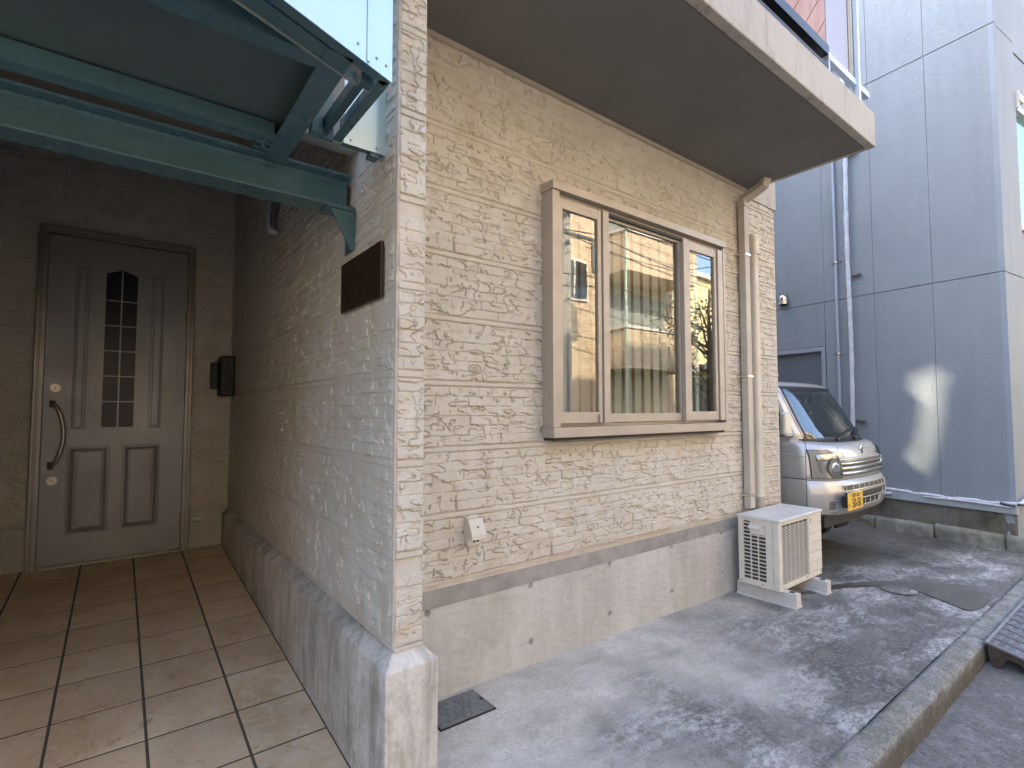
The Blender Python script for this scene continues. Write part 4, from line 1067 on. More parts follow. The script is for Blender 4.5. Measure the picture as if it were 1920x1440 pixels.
# two pipes up the wall
t = thing('lagged_pipe', 'thick white lagged pipe clipped up the grey wall', 'pipe', (7.45, 2.6, 0))
pts = [GPt(1.475-.0015*z+.007*math.sin(z*2.2), .05, z) for z in np.linspace(.36, 7, 60)]
m = MB(); m.tube(pts, [.026+.003*math.sin(i*1.9) for i in range(60)], 12); m.build('lagging', M_WRAP, t)
m = MB()
for z in (1.18, 3.05, 4.63): gbox(m, 1.34, 1.45, .0, .05, z-.008, z+.008)
m.build('clip', M_FIN, t)
t = thing('thin_conduit', 'thin grey conduit running beside the lagged pipe on the grey wall', 'conduit', (7.5, 2.75, 0))
m = MB(); m.tube([GPt(1.635, .025, .36), GPt(1.635, .025, 7)], .017, 10); m.build('tube', plain('conduit paint', (.36, .40, .46), .45), t)
m = MB()
for z in (2.06, 3.27, 4.9): m.tube([GPt(1.635, .025, z-.012), GPt(1.635, .025, z+.012)], .024, 10); gbox(m, 1.56, 1.70, .0, .008, z-.005, z+.005)
m.build('clip', M_FIN, t)
t = thing('vent_hood', 'small stainless steel vent hood on the grey wall', 'vent', (7.6, 3.4, 3))
m = MB(); r = .066; vs_ = []
c0 = (2.36, 2.92)
for j in range(7):
    ph = j/6*math.pi/2
    for k in range(15):
        a = math.pi*k/14; vs_.append(GPt(c0[0]+r*math.cos(a)*math.cos(ph), .005+.10*math.sin(ph)*(.35+.65*math.sin(a)) if False else .004+.085*math.sin(ph), c0[1]+r*math.sin(a)*math.cos(ph)))
m.add(vs_, [(j*15+k, j*15+k+1, j*15+15+k+1, j*15+15+k) for j in range(6) for k in range(14)], smooth=True)
vs2 = []
for z in (c0[1], c0[1]-.085):
    for k in range(13):
        a = math.pi*k/12; vs2.append(GPt(c0[0]+r*math.cos(a), .004+.085*math.sin(a), z))
m.add(vs2, [(k, k+1, 14+k, 13+k) for k in range(12)], smooth=True)
m.build('hood', M_FIN, t)
m = MB(); m.add([GPt(c0[0]+r*.93*math.cos(math.pi*k/12), .004+.08*math.sin(math.pi*k/12), c0[1]-.083) for k in range(13)], [list(range(13))]); gbox(m, c0[0]-.03, c0[0]+.03, .0, .03, c0[1]-.10, c0[1]-.083)
m.build('mouth', M_BLACK, t)

# ================================================================== SILVER KEI TRUCK
truck = thing('kei_truck', 'silver kei truck parked nose-out in the gap behind the house corner', 'truck', (5.53, 3.2, -.1), 0)
TX = 5.53
LV = [  # z, centre y, half width
 (.395, 1.845, .700), (.41, 1.815, .722), (.45, 1.795, .738), (.55, 1.783, .742), (.615, 1.780, .742), (.640, 1.792, .742), (.690, 1.803, .741), (.700, 1.818, .738), (.712, 1.824, .736), (.722, 1.815, .738), (.80, 1.822, .738),
 (.86, 1.828, .736), (.90, 1.834, .734), (.955, 1.850, .730), (.995, 1.872, .726), (1.018, 1.905, .722), (1.030, 1.945, .716), (1.038, 1.975, .712), (1.05, 1.995, .708), (1.09, 2.015, .702), (1.20, 2.075, .688), (1.32, 2.137, .670), (1.44, 2.198, .650), (1.515, 2.240, .637), (1.545, 2.262, .630),
 (1.575, 2.300, .618), (1.598, 2.370, .598), (1.610, 2.50, .570)]
def lvl(z):
    if z <= LV[0][0]: return LV[0][1:]
    for a, b in zip(LV[:-1], LV[1:]):
        if z <= b[0]:
            t = (z-a[0])/(b[0]-a[0]); return (a[1]+(b[1]-a[1])*t, a[2]+(b[2]-a[2])*t)
    return LV[-1][1:]
YB = 3.35
def surf(u, z, off_=0.):
    """point on the nose: u in -1..1 across the width"""
    yc, w = lvl(z)
    wsk = min(1, max(0, (z-1.03)/.06)); dy = lambda u: (.055+.01*wsk)*u*u+(.15-.12*wsk)*abs(u)**7
    x = TX+w*u; y = yc+dy(u)
    if off_:
        e = 1e-3; du = (dy(u+e)-dy(u-e))/(2*e)/w; nx, ny = du, -1.0; l = math.hypot(nx, ny); x += nx/l*off_; y += ny/l*off_
    return (x, y, z)
zs = []
for a, b in zip(LV[:-1], LV[1:]):
    n = max(1, int((b[0]-a[0])/.03)); zs += [a[0]+(b[0]-a[0])*k/n for k in range(n)]
zs.append(LV[-1][0])
GU = .885
us_ = sorted(set([round(math.sin(k/24*math.pi/2), 5) for k in range(-24, 25)]+[-GU, GU]))
ny_side = 14
V = []; rows_n = None
for z in zs:
    row = []
    L0 = surf(-1, z); Rr = surf(1, z)
    for k in range(ny_side, 0, -1): row.append((L0[0], L0[1]+(YB-L0[1])*(k/ny_side)**1.2, z))
    row += [surf(u, z) for u in us_]
    for k in range(1, ny_side+1): row.append((Rr[0], Rr[1]+(YB-Rr[1])*(k/ny_side)**1.2, z))
    V.append(row)
V = np.array(V)            # (levels, cols, 3)
nl, ncol, _ = V.shape
mask = np.ones((nl-1, ncol-1), bool)
zc = (np.array(zs)[:-1]+np.array(zs)[1:])/2
for i in range(nl-1):
    for j in range(ncol-1):
        k0 = j-ny_side
        front = 0 <= k0 < len(us_)-1
        if front and 1.05 < zc[i] < 1.545 and abs((us_[k0]+us_[k0+1])/2) < GU: mask[i, j] = False
        yy = V[i:i+2, j:j+2, 1].mean(); xx = V[i:i+2, j:j+2, 0].mean()
        if not front and 1.12 < zc[i] < 1.50 and yy > 2.20+(zc[i]-1.12)*.52 and yy < 3.15: mask[i, j] = False
body = gridmesh('cab_body', V, M_SILV, truck, mask=mask, flip=True)
m = MB(); yc, w = lvl(1.61)
rp = [tuple(V[-1, j]) for j in range(ncol)]
cen = [(TX+(p[0]-TX)*.5, p[1]+(2.9-p[1])*.5, 1.628) for p in rp]; cen2 = (TX, 2.9, 1.635)
m.add(rp+cen+[cen2], [(j, j+1, ncol+j+1, ncol+j) for j in range(ncol-1)]+[(ncol+j, ncol+j+1, 2*ncol) for j in range(ncol-1)], smooth=True)
m.build('roof', M_SILV, truck)
m = MB(); m.box(TX-.70, TX+.70, YB-.02, YB, .40, 1.60); m.build('cab_rear', M_SILV, truck)
def patch(name, mat, z0, z1, fl, fr_, off_=.004, n=10, k=12, parent=None, th=None):
    """strip of the nose surface between u=fl(t) and u=fr(t), t from bottom to top"""
    m = MB(); vs = []
    for i in range(n+1):
        t = i/n; z = z0(t) if callable(z0) else z0+(z1-z0)*t
        a, b = fl(t), fr_(t)
        for j in range(k+1): vs.append(surf(a+(b-a)*j/k, z, off_))
    m.add(vs, [(i*(k+1)+j, i*(k+1)+j+1, (i+1)*(k+1)+j+1, (i+1)*(k+1)+j) for i in range(n) for j in range(k)], smooth=True)
    return m.build(name, mat, parent or truck)
M_WS = mat_glass('windscreen glass', .12, (.46, .56, .56), 0, 0)
def ws(z0, z1, u0, u1, off_, mat, name, k=16, n=10): return patch(name, mat, z0, z1, lambda t: u0, lambda t: u1, off_, n, k)
ws(1.05, 1.545, -GU, GU, .0, M_WS, 'windscreen', 24, 14)
for (u0, u1) in ((-GU-.008, -GU+.030), (GU-.030, GU+.008)): ws(1.04, 1.548, u0, u1, .003, M_BLACK, 'screen_border', 2)
ws(1.522, 1.550, -GU, GU, .003, M_BLACK, 'screen_border'); 
# black cowl below the screen, deeper in the middle
def pf(name, mat, poly_rows, off_, k=20, parent=None):
    m = MB(); vs = []
    for (z, a, b) in poly_rows:
        for j in range(k+1): vs.append(surf(a+(b-a)*j/k, z, off_))
    n = len(poly_rows)-1
    m.add(vs, [(i*(k+1)+j, i*(k+1)+j+1, (i+1)*(k+1)+j+1, (i+1)*(k+1)+j) for i in range(n) for j in range(k)], smooth=True); return m.build(name, mat, parent or truck)
m = MB(); vs = []; K = 28
for i in range(7):
    for j in range(K+1):
        u = -.94+1.88*j/K; zb = 1.024+.030*abs(u)**3; zt_ = 1.058+.012*(1-u*u)
        vs.append(surf(u*(1 if i else 1), zb+(zt_-zb)*i/6, .004))
m.add(vs, [(i*(K+1)+j, i*(K+1)+j+1, (i+1)*(K+1)+j+1, (i+1)*(K+1)+j) for i in range(6) for j in range(K)], smooth=True); m.build('cowl', M_PLAST, truck)
# wipers
for (ua, za, ub, zb) in ((-.30, 1.045, .30, 1.115), (.28, 1.045, .80, 1.125)):
    m = MB(); A_ = Vector(surf(ua, za, .02)); B_ = Vector(surf(ub, zb, .018)); mid = (A_+B_)/2+Vector((0, -.012, .012))
    m.tube([A_, mid, B_], [.011, .008, .006], 8); m.tube([Vector(surf(ua+.16, zb-.045, .012)), Vector(surf(ub+.12, zb+.02, .012))], .0055, 6); m.disc(A_, (0, -1, .3), .018, .02, 12); m.build('wiper', M_BLACK, truck)
# bonnet shut lines and panel gaps
def seam(pts, w=.004, name='panel_gap'):
    m = MB(); P = [Vector(surf(u, z, .0015)) for u, z in pts]; m.tube(P, w/2, 5); return m.build(name, M_PLAST, truck)
seam([(-.66, 1.035), (-.60, .99), (-.555, .93), (-.52, .905)]); seam([(.66, 1.035), (.60, .99), (.555, .93), (.52, .905)])
m = MB(); xl = TX-.740
m.tube([(xl-.002, 2.022, .41), (xl-.002, 2.022, .93), (xl+.002, 2.018, .99), (xl+.022, 2.04, 1.06), (xl+.035, 2.075, 1.12), (xl+.055, 2.16, 1.28), (xl+.09, 2.26, 1.47), (xl+.11, 2.32, 1.53)], .0028, 5)
m.tube([(xl-.001, 2.03, .715), (xl-.001, 3.2, .715)], .0025, 5); m.build('door_gap', M_PLAST, truck)
m = MB(); m.tube([(xl+.001, 2.03, .915), (xl, 2.3, .925), (xl, 3.2, .935)], .004, 6); m.build('door_crease', M_SILV, truck, smooth=True)
# grille band between the lamps
def band(name, mat, z0, z1, u0, u1, off_, n=3, k=14, parent=None): return patch(name, mat, z0, z1, lambda t: u0, lambda t: u1, off_, n, k, parent)
band('grille_opening', M_PLAST, .738, .862, -.655, .655, .003)
M_CHR = plain('silver grille bar', (.42, .41, .39), .22, .85, .5, coat=.5)
for (a, b) in ((.745, .778), (.792, .822), (.836, .858)):
    m = MB(); vs = []; K = 16
    for z, o in ((a, .004), (a+.004, .016), (b-.012, .022), (b, .006)):
        for j in range(K+1): vs.append(surf(-.645+1.29*j/K, z, o))
    m.add(vs, [(i*(K+1)+j, i*(K+1)+j+1, (i+1)*(K+1)+j+1, (i+1)*(K+1)+j) for i in range(3) for j in range(K)], smooth=True); m.build('grille_bar', M_CHR, truck)
m = MB(); vs = []; K = 18
for z, o in ((.868, .002), (.870, .012), (.888, .014), (.896, .002)):
    for j in range(K+1): vs.append(surf(-.66+1.32*j/K, z, o))
m.add(vs, [(i*(K+1)+j, i*(K+1)+j+1, (i+1)*(K+1)+j+1, (i+1)*(K+1)+j) for i in range(3) for j in range(K)], smooth=True); m.build('grille_trim', M_SILV, truck)
# headlights
M_LENS = mat_glass('headlight lens', .02, (.80, .82, .82), 0, .0, blend=.12)
M_REFL = plain('reflector chrome', (.62, .63, .64), .12, 1.0)
for sg in (-1, 1):
    def inner(t): return .62-.0*t+(.02*t if t < .6 else .02*.6+.16*((t-.6)/.4)**1.6)
    def outer(t): return .965
    h = patch('headlight', plain('lamp housing', (.26, .28, .31), .2, .5) if sg < 0 else bpy.data.materials['lamp housing'], .728, .968, (lambda t: sg*inner(t)), (lambda t: sg*outer(t)), .0035, 12, 10)
    b = patch('bezel', M_PLAST, .722, .974, (lambda t: sg*(inner(t)-.012)), (lambda t: sg*.975), .0022, 12, 10, h)
    m = MB(); c_ = Vector(surf(sg*.745, .815, .010)); n_ = Vector((sg*.28, -1, .0)).normalized()
    m.disc(c_, n_, .076, .005, 24); m.build('reflector', M_REFL, h)
    m = MB(); m.disc(c_+n_*.005, n_, .050, .010, 20, r2=.034); m.build('lamp_bowl', plain('lamp blue', (.40, .50, .62), .1, .9) if sg < 0 else bpy.data.materials['lamp blue'], h)
    m = MB(); vs = []
    for i in range(6):
        for j in range(9):
            uu = sg*(.70+.22*j/8); zz = .885+.055*i/5-(.012*(j/8))
            vs.append(surf(uu, zz, .008+.006*math.sin(math.pi*i/5)))
    m.add(vs, [(i*9+j, i*9+j+1, (i+1)*9+j+1, (i+1)*9+j) for i in range(5) for j in range(8)], smooth=True); m.build('indicator', M_REFL, h)
    patch('lens', M_LENS, .728, .968, (lambda t: sg*inner(t)), (lambda t: sg*outer(t)), .019, 12, 10, h)
# bumper: shelf gap line, lower grille mesh and vents
band('bumper_gap', M_PLAST, .704, .709, -1, 1, .001, 1, 40)
low = pf('lower_grille', M_BLACK, [(.47, -.20, .30), (.52, -.62, .34), (.535, -.66, .60), (.60, -.665, .655), (.660, -.665, .665)], .0035)
m = MB()
for z, a, b in ((.662, -.675, .675), (.604, -.665, .660), (.538, -.66, .62)):
    m.tube([surf(a+(b-a)*k/14, z, .008) for k in range(15)], .0055, 6)
m.tube([surf(-.2+.5*k/8, .470, .006) for k in range(9)], .006, 6); m.tube([surf(.34, .474, .006), surf(.36, .53, .006)], .006, 6)
for k in range(9):
    u = -.62+k*.155; m.tube([surf(u, .536 if (u < -.2 or u > .34) else .474, .007), surf(u, .660, .007)], .0055, 6)
m.tube([surf(-.668, .525, .006), surf(-.672, .662, .006)], .007, 6); m.tube([surf(.625, .54, .006), surf(.672, .662, .006)], .007, 6)
m.build('grille_mesh', M_SILV, low)
for sg in (-1, 1):
    m = MB()
    for k in range(4): z = .470+k*.018; m.tube([surf(sg*.80, z, .002), surf(sg*.865, z, .002)], .0045, 6)
    m.build('bumper_vent', M_BLACK, truck)
    m = MB(); m.tube([surf(sg*(.97-.03*k), .430, .003) for k in range(8)], .006, 6); m.build('bumper_lip', M_CHR, truck)
# number plate
pl = thing('number_plate', None, None); del_ = pl; bpy.data.objects.remove(pl)
px0, px1, pz0, pz1, py = 4.925, 5.257, .465, .614, 1.752
M_YEL = plain('yellow plate', (.80, .50, .045), .4); M_INK = plain('plate ink', (.015, .015, .012), .5)
np_ = MB().box(px0, px1, py, py+.004, pz0, pz1).build('number_plate', M_YEL, truck, bevel=.002)
m = MB(); m.box(px0+.03, px1-.03, py+.004, py+.055, pz0+.02, pz1-.03); m.build('plate_bracket', M_PLAST, np_)
def text(s, size, x, z, y, name, mat, parent, sx=1., rot=(math.pi/2, 0, 0), bold=0.0, ext=.0006):
    c = bpy.data.curves.new(name, 'FONT'); c.body = s; c.size = size; c.extrude = ext; c.offset = bold; c.align_x = 'CENTER'; c.align_y = 'CENTER'
    o = bpy.data.objects.new(name, c); COL.objects.link(o); o.location = (x, y, z); o.rotation_euler = rot; o.scale = (sx, 1, 1)
    bpy.context.view_layer.update(); me = bpy.data.meshes.new_from_object(o); mw = o.matrix_world.copy(); bpy.data.objects.remove(o)
    me.transform(mw); me.materials.clear(); me.materials.append(mat); o = bpy.data.objects.new(name, me); COL.objects.link(o); put(o, parent); return o
text('50-50', .105, (px0+px1)/2+.022, pz0+.052, py-.0005, 'plate_number', M_INK, np_, .80, bold=.0022)
text('多摩 483', .044, (px0+px1)/2+.005, pz1-.030, py-.0005, 'plate_region', M_INK, np_, 1.0, bold=.0006)
text('と', .036, px0+.030, pz0+.047, py-.0005, 'plate_kana', M_INK, np_, 1.0, bold=.0006)
m = MB(); 
for x in (px0+.055, px1-.055): m.disc((x, py, pz1-.024), (0, -1, 0), .006, .003, 12)
m.build('plate_screw', M_FIN, np_)
# emblem: slanted S of two interlocking chevrons
def em(pts): return [(surf(0, .95, .012)[0]+a, .948+b) for a, b in pts]
m = MB(); y_ = surf(0, .955, .0)[1]
sh = [(-.034, .018), (0, .043), (.034, .018), (.034, .006), (.012, .022), (.0, .026), (-.012, .016), (.034, -.018), (0, -.043), (-.034, -.018), (-.034, -.006), (-.012, -.022), (0, -.026), (.012, -.016)]
def prism_y(P): m.prism([(TX+a, .948+b) for a, b in P], 1, y_-.012, y_-.004)
prism_y([(-.034, .012), (0, .042), (.034, .014), (.022, .005), (0, .022), (-.010, .013)]); prism_y([(-.034, .012), (-.010, .013), (.034, -.012), (.012, -.014)]); prism_y([(.034, -.012), (0, -.042), (-.034, -.014), (-.022, -.005), (0, -.022), (.012, -.014)])
m.build('emblem', M_REFL, truck)
# mirror, side glass, wheels
m = MB(); m.tube([(xl+.03, 2.16, 1.09), (xl-.03, 2.15, 1.10), (xl-.07, 2.15, 1.14)], .014, 8); m.build('mirror_arm', M_BLACK, truck)
m = MB(); m.box(xl-.17, xl-.045, 2.11, 2.165, 1.10, 1.30); m.box(xl-.13, xl-.015, 2.115, 2.16, 1.085, 1.135); m.build('mirror', M_SILV, truck, bevel=.018, seg=3)
for sg in (-1, 1):
    m = MB(); P_ = []
    for z in (1.115, 1.25, 1.38, 1.50):
        w = lvl(z)[1]; P_ += [(TX+sg*(w-.004), 2.185+(z-1.12)*.52, z), (TX+sg*(w-.004), 3.16, z)]
    m.add(P_, [(0, 1, 3, 2), (2, 3, 5, 4), (4, 5, 7, 6)]); m.build('side_window', mat_glass('side glass', .12, (.25, .3, .28), 0, 0) if sg < 0 else bpy.data.materials['side glass'], truck)
    m = MB(); w = lvl(1.1)[1]; m.prism([(2.13, 1.075), (2.19, 1.115), (2.37, 1.46), (2.40, 1.46), (2.26, 1.17), (2.25, 1.08)], 0, TX+sg*(w-.008), TX+sg*(w-.004)+.01*sg) ; m.build('door_corner', M_BLACK, truck)
    for yw in (2.62, 4.40):
        m = MB(); xw = TX+sg*.735; 
        m.tube([(xw-sg*.15, yw, .165), (xw-sg*.006, yw, .165), (xw+sg*.004, yw, .165)], [.262, .262, .25], 32); ty = m.build('wheel', plain('tyre rubber', (.025, .025, .025), .8) if (sg, yw) == (-1, 2.62) else bpy.data.materials['tyre rubber'], truck)
        m = MB(); m.disc((xw+sg*.002, yw, .165), (sg, 0, 0), .165, .012, 24, r2=.14); m.build('rim', M_FIN, ty)
    m = MB(); xa = TX+sg*(.7425)
    pts = [(2.62+.36*math.cos(a), .20+.36*math.sin(a)) for a in np.linspace(math.radians(28), math.radians(152), 20)]
    m.prism([(2.62+.36*math.cos(R(28)), .385)]+pts+[(2.62+.36*math.cos(R(152)), .385)], 0, min(xa, xa-sg*.003)+sg*.001, max(xa, xa-sg*.003)+sg*.001); m.build('wheel_arch', M_BLACK, truck)
m = MB(); m.box(TX-.66, TX+.66, 1.92, 5.2, .30, .40); m.box(TX+.40, TX+.70, 2.22, 2.25, .10, .40); m.box(TX-.70, TX-.40, 2.22, 2.25, .10, .40); m.box(TX-.69, TX+.69, 2.18, 2.215, .20, .40); m.box(TX-.735, TX-.68, 2.9, 5.2, .40, .5); m.build('underbody', M_PLAST, truck)  # black valance and wheel liners added to darken the space below the bumper
m = MB(); m.box(TX-.735, TX+.735, 3.42, 5.30, .60, .66); m.box(TX-.735, TX-.71, 3.42, 5.30, .66, .95); m.box(TX+.71, TX+.735, 3.42, 5.30, .66, .95); m.box(TX-.71, TX+.71, 5.27, 5.30, .66, .95); m.box(TX-.71, TX+.71, 3.42, 3.45, .66, 1.2)
m.build('cargo_bed', M_SILV, truck, bevel=.004)
# interior
m = MB(); m.box(TX-.64, TX+.64, 2.02, 2.42, .80, 1.035); m.build('dashboard', plain('dash plastic', (.12, .12, .115), .6), truck, bevel=.04, seg=3)
M_SEAT = plain('seat cloth', (.16, .165, .15), .9)
for sx in (-.33, .33):
    m = MB(); m.box(TX+sx-.22, TX+sx+.22, 2.75, 2.90, .7, 1.22); m.box(TX+sx-.11, TX+sx+.11, 2.78, 2.86, 1.24, 1.42); m.build('seat', M_SEAT, truck, bevel=.04, seg=3)
m = MB(); m.box(TX-.62, TX+.62, 3.28, 3.32, .5, 1.10); m.box(TX-.62, TX+.62, 3.28, 3.32, 1.10, 1.56, 1); m.build('rear_wall', [plain('cab trim', (.14, .15, .14), .8), plain('rear pane', (.25, .28, .25), .4)], truck)
m = MB()
for k in range(24):
    a, b = 2*math.pi*k/24, 2*math.pi*(k+1)/24
    f_ = lambda q: (TX-.33+.17*math.cos(q), 2.47-.10*math.sin(q), 1.09+.13*math.sin(q)); m.tube([f_(a), f_(b)], .011, 6, cap=False)
m.build('steering_wheel', M_BLACK, truck)
m = MB(); m.box(TX-.12, TX+.12, 2.34, 2.36, 1.42, 1.485); m.box(TX-.035, TX+.035, 2.27, 2.33, 1.40, 1.49); m.build('rear_view_mirror', M_BLACK, truck, bevel=.008)
m = MB(); m.box(TX-.155, TX-.125, 2.255, 2.262, 1.385, 1.43); m.add([(TX-.16, 2.225, 1.275), (TX-.11, 2.222, 1.27), (TX-.10, 2.224, 1.30), (TX-.13, 2.227, 1.325)], [(0, 1, 2, 3)]); m.build('windscreen_sticker', plain('sticker paper', (.6, .65, .6), .6), truck)
m = MB(); m.tube([(TX+.30, 2.33, 1.42), (TX+.34, 2.29, 1.40), (TX+.46, 2.22, 1.27), (TX+.47, 2.22, 1.22), (TX+.44, 2.23, 1.22), (TX+.32, 2.30, 1.36), (TX+.30, 2.33, 1.42)], .011, 8); m.build('grab_handle', plain('trim grey', (.3, .32, .3), .6), truck)
# ================================================================== ACROSS THE STREET (seen in the window's reflection)
M_BRK = mat_brick('sunlit tan brick', (.54, .42, .28), (.38, .28, .18), (.58, .53, .44), 1., .30, .10)
apt = thing('brick_apartment', 'tan brick apartment block with bay balconies across the street, seen reflected in the box window', 'building', (11, -8, 0))
QY = -6.0
m = MB(); m.box(5.2, 14.6, -13, QY, -.3, 9.6); m.build('wall', M_BRK, apt)
m = MB(); m.box(5.0, 14.8, -13.1, QY+.25, 9.6, 9.8); m.build('roof', plain('dark roof', (.06, .06, .06), .7), apt)
M_BAND = plain('white balcony coping', (.62, .60, .55), .6)
M_DG = plain('dark far glass', (.02, .025, .03), .08, 0, .8)
for (x0, x1) in ((10.9, 14.2),):
    for z in (2.6, 5.3):
        m = MB(); m.box(x0, x1, QY, QY+1.1, z-.15, z+.95); b = m.build('balcony', M_BRK, apt)
        MB().box(x0-.04, x1+.04, QY+.0, QY+1.14, z+.951, z+1.03).build('coping', M_BAND, b)
        m = MB(); m.box(x0+.2, x1-.2, QY+.02, QY+.05, z+.95, z+2.2); m.build('pane', plain('net curtain pane', (.20, .21, .20), .6, var=.3, vs=3), apt)
    for x in (x0+.02, x1-.1):
        m = MB(); m.tube([(x, QY+1.08, 0), (x, QY+1.08, 9.0)], .03, 8); m.build('drainpipe', plain('mint pipe', (.35, .52, .47), .5) if x == x0+.02 else bpy.data.materials['mint pipe'], apt)
MB().box(10.9, 14.2, QY, QY+.5, 8.5, 8.6).build('eaves', plain('dark eaves', (.05, .05, .05), .8), apt)
for (x, z) in ((6.3, 2.0), (8.3, 2.0), (6.3, 4.9), (8.3, 4.9), (6.3, 7.6), (8.3, 7.6), (9.9, 4.9), (9.9, 7.6)):
    m = MB(); m.box(x-.55, x+.55, QY, QY+.05, z-.55, z+.6); f = m.build('window', M_BAND, apt)
    m = MB(); m.box(x-.48, x-.03, QY+.05, QY+.06, z-.48, z+.53); m.box(x+.03, x+.48, QY+.05, QY+.06, z-.48, z+.53); m.build('pane', M_DG, f)
m = MB(); m.box(5.6, 9.5, QY+.01, QY+.6, 0, .0) if False else None
yh = thing('yellow_house', 'plain yellow rendered house beyond the brick apartment across the street', 'building', (18, -8, 0))
MB().box(15.4, 22.5, -13, -6.6, -.3, 6.2).build('wall', plain('yellow render', (.66, .57, .33), .8), yh)
MB().box(15.2, 22.7, -13.2, -6.4, 6.2, 6.35).build('roof', M_BAND, yh)
m = MB(); m.box(15.6, 19.6, -6.6, -5.6, 2.7, 2.85); m.build('porch_roof', plain('slate', (.1, .1, .11), .6), yh)
for (x, z) in ((16.6, 1.5), (18.6, 1.5)):
    m = MB(); m.box(x-.7, x+.7, -6.6, -6.56, z-.9, z+.9); m.build('window', M_DG, yh)
tn = thing('terrace_house', 'dull rendered terrace standing to the left across the street', 'building', (-4, -8, 0))
MB().box(-14, 5.0, -13, -6.2, -.3, 7.0).build('wall', plain('dull brown render', (.16, .13, .105), .85, var=.1, vs=1), tn)
MB().box(-14.2, 5.1, -13.2, -6.0, 7.0, 7.2).build('roof', plain('grey roof', (.12, .12, .13), .7), tn)
for x in (-8, -4.5, -1, 2.5):
    for z in (1.5, 4.6):
        m = MB(); m.box(x-.8, x+.8, -6.2, -6.14, z-.7, z+.7); f = m.build('window', M_BAND, tn); MB().box(x-.74, x+.74, -6.14, -6.13, z-.64, z+.64).build('pane', M_DG, f)
# pole, wires and a spiky plant
pole = thing('utility_pole', 'grey concrete utility pole with transformer and crossarms across the street', 'utility pole', (9.0, -4.4, 0))
m = MB(); m.tube([(8.6, -4.9, -.2), (8.6, -4.9, 9.5)], [.13, .09], 14); m.build('pole', plain('pole concrete', (.30, .29, .27), .8), pole)
m = MB(); m.box(8.1, 9.9, -4.66, -4.58, 6.2, 6.28); m.box(8.2, 9.8, -4.66, -4.58, 5.5, 5.56); m.build('crossarm', plain('arm steel', (.12, .12, .12), .5, .5), pole)
m = MB(); m.tube([(9.32, -4.4, 4.7), (9.32, -4.4, 5.4)], .24, 16); m.build('transformer', plain('transformer', (.32, .33, .33), .5), pole)
wires = thing('overhead_wires', 'sagging black overhead wires strung along the street', 'wires', (9, -4.6, 6))
m = MB()
for (y, z, sag) in ((-4.3, 6.3, .35), (-4.7, 6.3, .4), (-4.9, 5.6, .5), (-4.35, 5.55, .55), (-4.6, 4.6, .6), (-4.5, 4.3, .75)):
    for x0, x1 in ((-16, 9), (9, 30)):
        m.tube([(x0+(x1-x0)*t, y, z-sag*4*t*(1-t)) for t in np.linspace(0, 1, 14)], .014, 5)
m.tube([(9, -4.6, 5.3), (10.4, -3, 4.6), (12.6, -1.2, 4.9)], .01, 5)
m.build('wire', M_BLACK, wires)
palm = thing('spiky_palm', 'slender spiky-leaved palm in front of the yellow house', 'palm', (13.6, -4.7, 0))
rs = random.Random(5)
m = MB(); m.tube([(14.9, -4.9, -.1), (15.0, -4.95, 1.0), (15.05, -4.9, 1.7)], [.09, .07, .06], 8); m.build('trunk', plain('palm bark', (.24, .18, .11), .9), palm)
m = MB()
for k in range(90):
    a = rs.uniform(0, 2*math.pi); e = rs.uniform(-.5, 1.4); L_ = rs.uniform(.5, .85); c0_ = Vector((15.05, -4.9, 1.7))
    d = Vector((math.cos(a)*math.cos(e), math.sin(a)*math.cos(e), math.sin(e))); q = Vector((-math.sin(a), math.cos(a), 0))*.022
    p1 = c0_+d*L_*.6; p2 = c0_+d*L_-Vector((0, 0, .12*math.cos(e)))
    m.add([c0_-q*.6, c0_+q*.6, p1+q, p1-q, p2], [(0, 1, 2, 3), (3, 2, 4)])
m.build('crown', plain('palm leaf', (.16, .20, .07), .6), palm)
# ================================================================== BEHIND: added unseen wall whose shaped slit throws the sun patch on the grey wall
back = thing('rear_sun_mask', 'added unseen wall behind the plot with a slit shaped to throw the sun patch', 'building', (6, 12, 0))

# street tree whose branches throw broken shade on the brick block
tree = thing('street_tree', 'half-leafed street tree in front of the brick apartment across the street', 'tree', (12.6, -3.6, 0))
rs = random.Random(11)
m = MB(); T0 = Vector((12.6, -3.6, -.2)); m.tube([T0, T0+Vector((.05, 0, 1.6)), T0+Vector((.0, .05, 3.2)), T0+Vector((.1, .0, 4.8))], [.11, .09, .07, .03], 8)
tips = []
for k in range(16):
    z = rs.uniform(1.6, 4.6); a = rs.uniform(0, 6.28); L_ = rs.uniform(.7, 1.6); b0 = T0+Vector((.03, .02, z))
    b1 = b0+Vector((math.cos(a)*L_*.5, math.sin(a)*L_*.5, L_*.35)); b2 = b0+Vector((math.cos(a)*L_, math.sin(a)*L_, L_*.75)); m.tube([b0, b1, b2], [.03, .02, .008], 5); tips += [b1, b2, (b1+b2)/2]
m.build('trunk', plain('tree bark', (.10, .08, .06), .9), tree)
m = MB()
for k in range(1500):
    c_ = rs.choice(tips)+Vector((rs.gauss(0, .22), rs.gauss(0, .22), rs.gauss(0, .2))); a = Vector((rs.gauss(0, 1), rs.gauss(0, 1), rs.gauss(0, 1))).normalized()*.045; b = a.cross(Vector((rs.gauss(0, 1), rs.gauss(0, 1), rs.gauss(0, 1)))).normalized()*.028
    m.add([c_-a, c_+b, c_+a, c_-b], [(0, 1, 2, 3)])
m.build('crown', plain('tree leaf', (.07, .10, .03), .6), tree)
ph = thing('hedge', 'clipped dark hedge at the foot of the brick apartment across the street', 'hedge', (10, -5.5, 0))
m = MB()
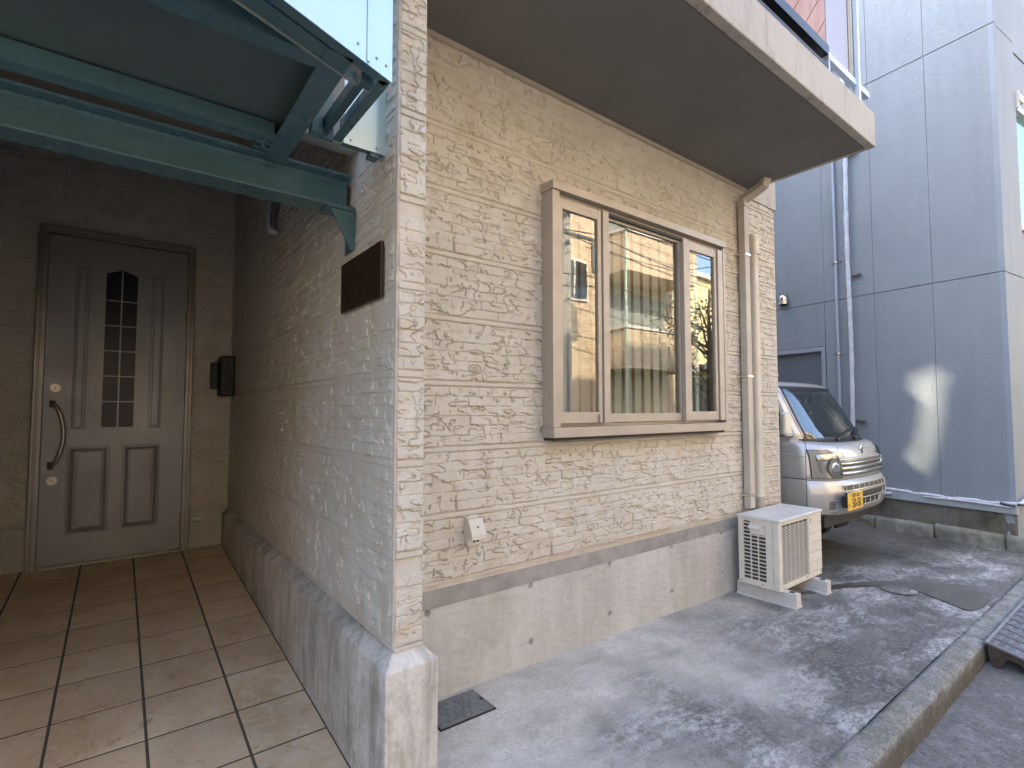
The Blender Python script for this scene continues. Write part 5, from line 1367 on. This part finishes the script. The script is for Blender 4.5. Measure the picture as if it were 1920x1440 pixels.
for k in range(2500):
    c_ = Vector((rs.uniform(6, 14.4), rs.uniform(-5.8, -5.2), rs.uniform(-.1, .95))); a = Vector((rs.gauss(0, 1), rs.gauss(0, 1), rs.gauss(0, 1))).normalized()*.05; b = a.cross(Vector((rs.gauss(0, 1), rs.gauss(0, 1), rs.gauss(0, 1)))).normalized()*.035
    m.add([c_-a, c_+b, c_+a, c_-b], [(0, 1, 2, 3)])
m.build('foliage', bpy.data.materials['tree leaf'], ph)

def wall_hole(x0, x1, z0, z1, y0, y1, hole):
    """thin wall with one irregular opening (hole: list of (z, xl, xr) from bottom to top)"""
    m = MB(); m.box(x0, x1, y0, y1, z0, hole[0][0]); m.box(x0, x1, y0, y1, hole[-1][0], z1)
    for (za, a0, a1), (zb, b0, b1) in zip(hole[:-1], hole[1:]):
        m.prism([(x0, za), (a0, za), (b0, zb), (x0, zb)], 1, y0, y1); m.prism([(a1, za), (x1, za), (x1, zb), (b1, zb)], 1, y0, y1)
    return m
def back_at(y, z):
    xw = 7.309+(y-1.09)*.1188; d = 9.6-y; return (z+d*math.hypot(1, SUN_DX)*math.tan(SUN_EL), xw-SUN_DX*d)
RC = [back_at(*p) for p in ((1.86, .60), (1.74, .9), (1.64, 1.37), (1.63, 1.6), (1.57, 1.78))]      # street side of the sun slit
LC = [back_at(*p) for p in ((2.03, .60), (1.87, .9), (1.80, 1.37), (1.92, 1.50), (1.90, 1.68), (1.60, 1.79))]
zz = sorted({round(p[0], 3) for p in RC+LC}); lo_, hi_ = max(RC[0][0], LC[0][0]), min(RC[-1][0], LC[-1][0])
itp = lambda C_, z: float(np.interp(z, [p[0] for p in sorted(C_)], [p[1] for p in sorted(C_)]))
rows_h = []
for z in zz:
    if lo_-.001 <= z <= hi_+.001:
        a, b = itp(RC, z), itp(LC, z); rows_h.append((z, min(a, b), max(a, b)+.004))
wall_hole(2.2, 8.25, -.3, 15, 9.6, 9.64, rows_h).build('wall', plain('rear mask paint', (.45, .44, .42), .85), back)
m = MB(); m.box(2.2, 2.3, 9.64, 13, -.3, 15); m.box(8.15, 8.25, 9.64, 13, -.3, 15); m.build('side_wall', bpy.data.materials['rear mask paint'], back)
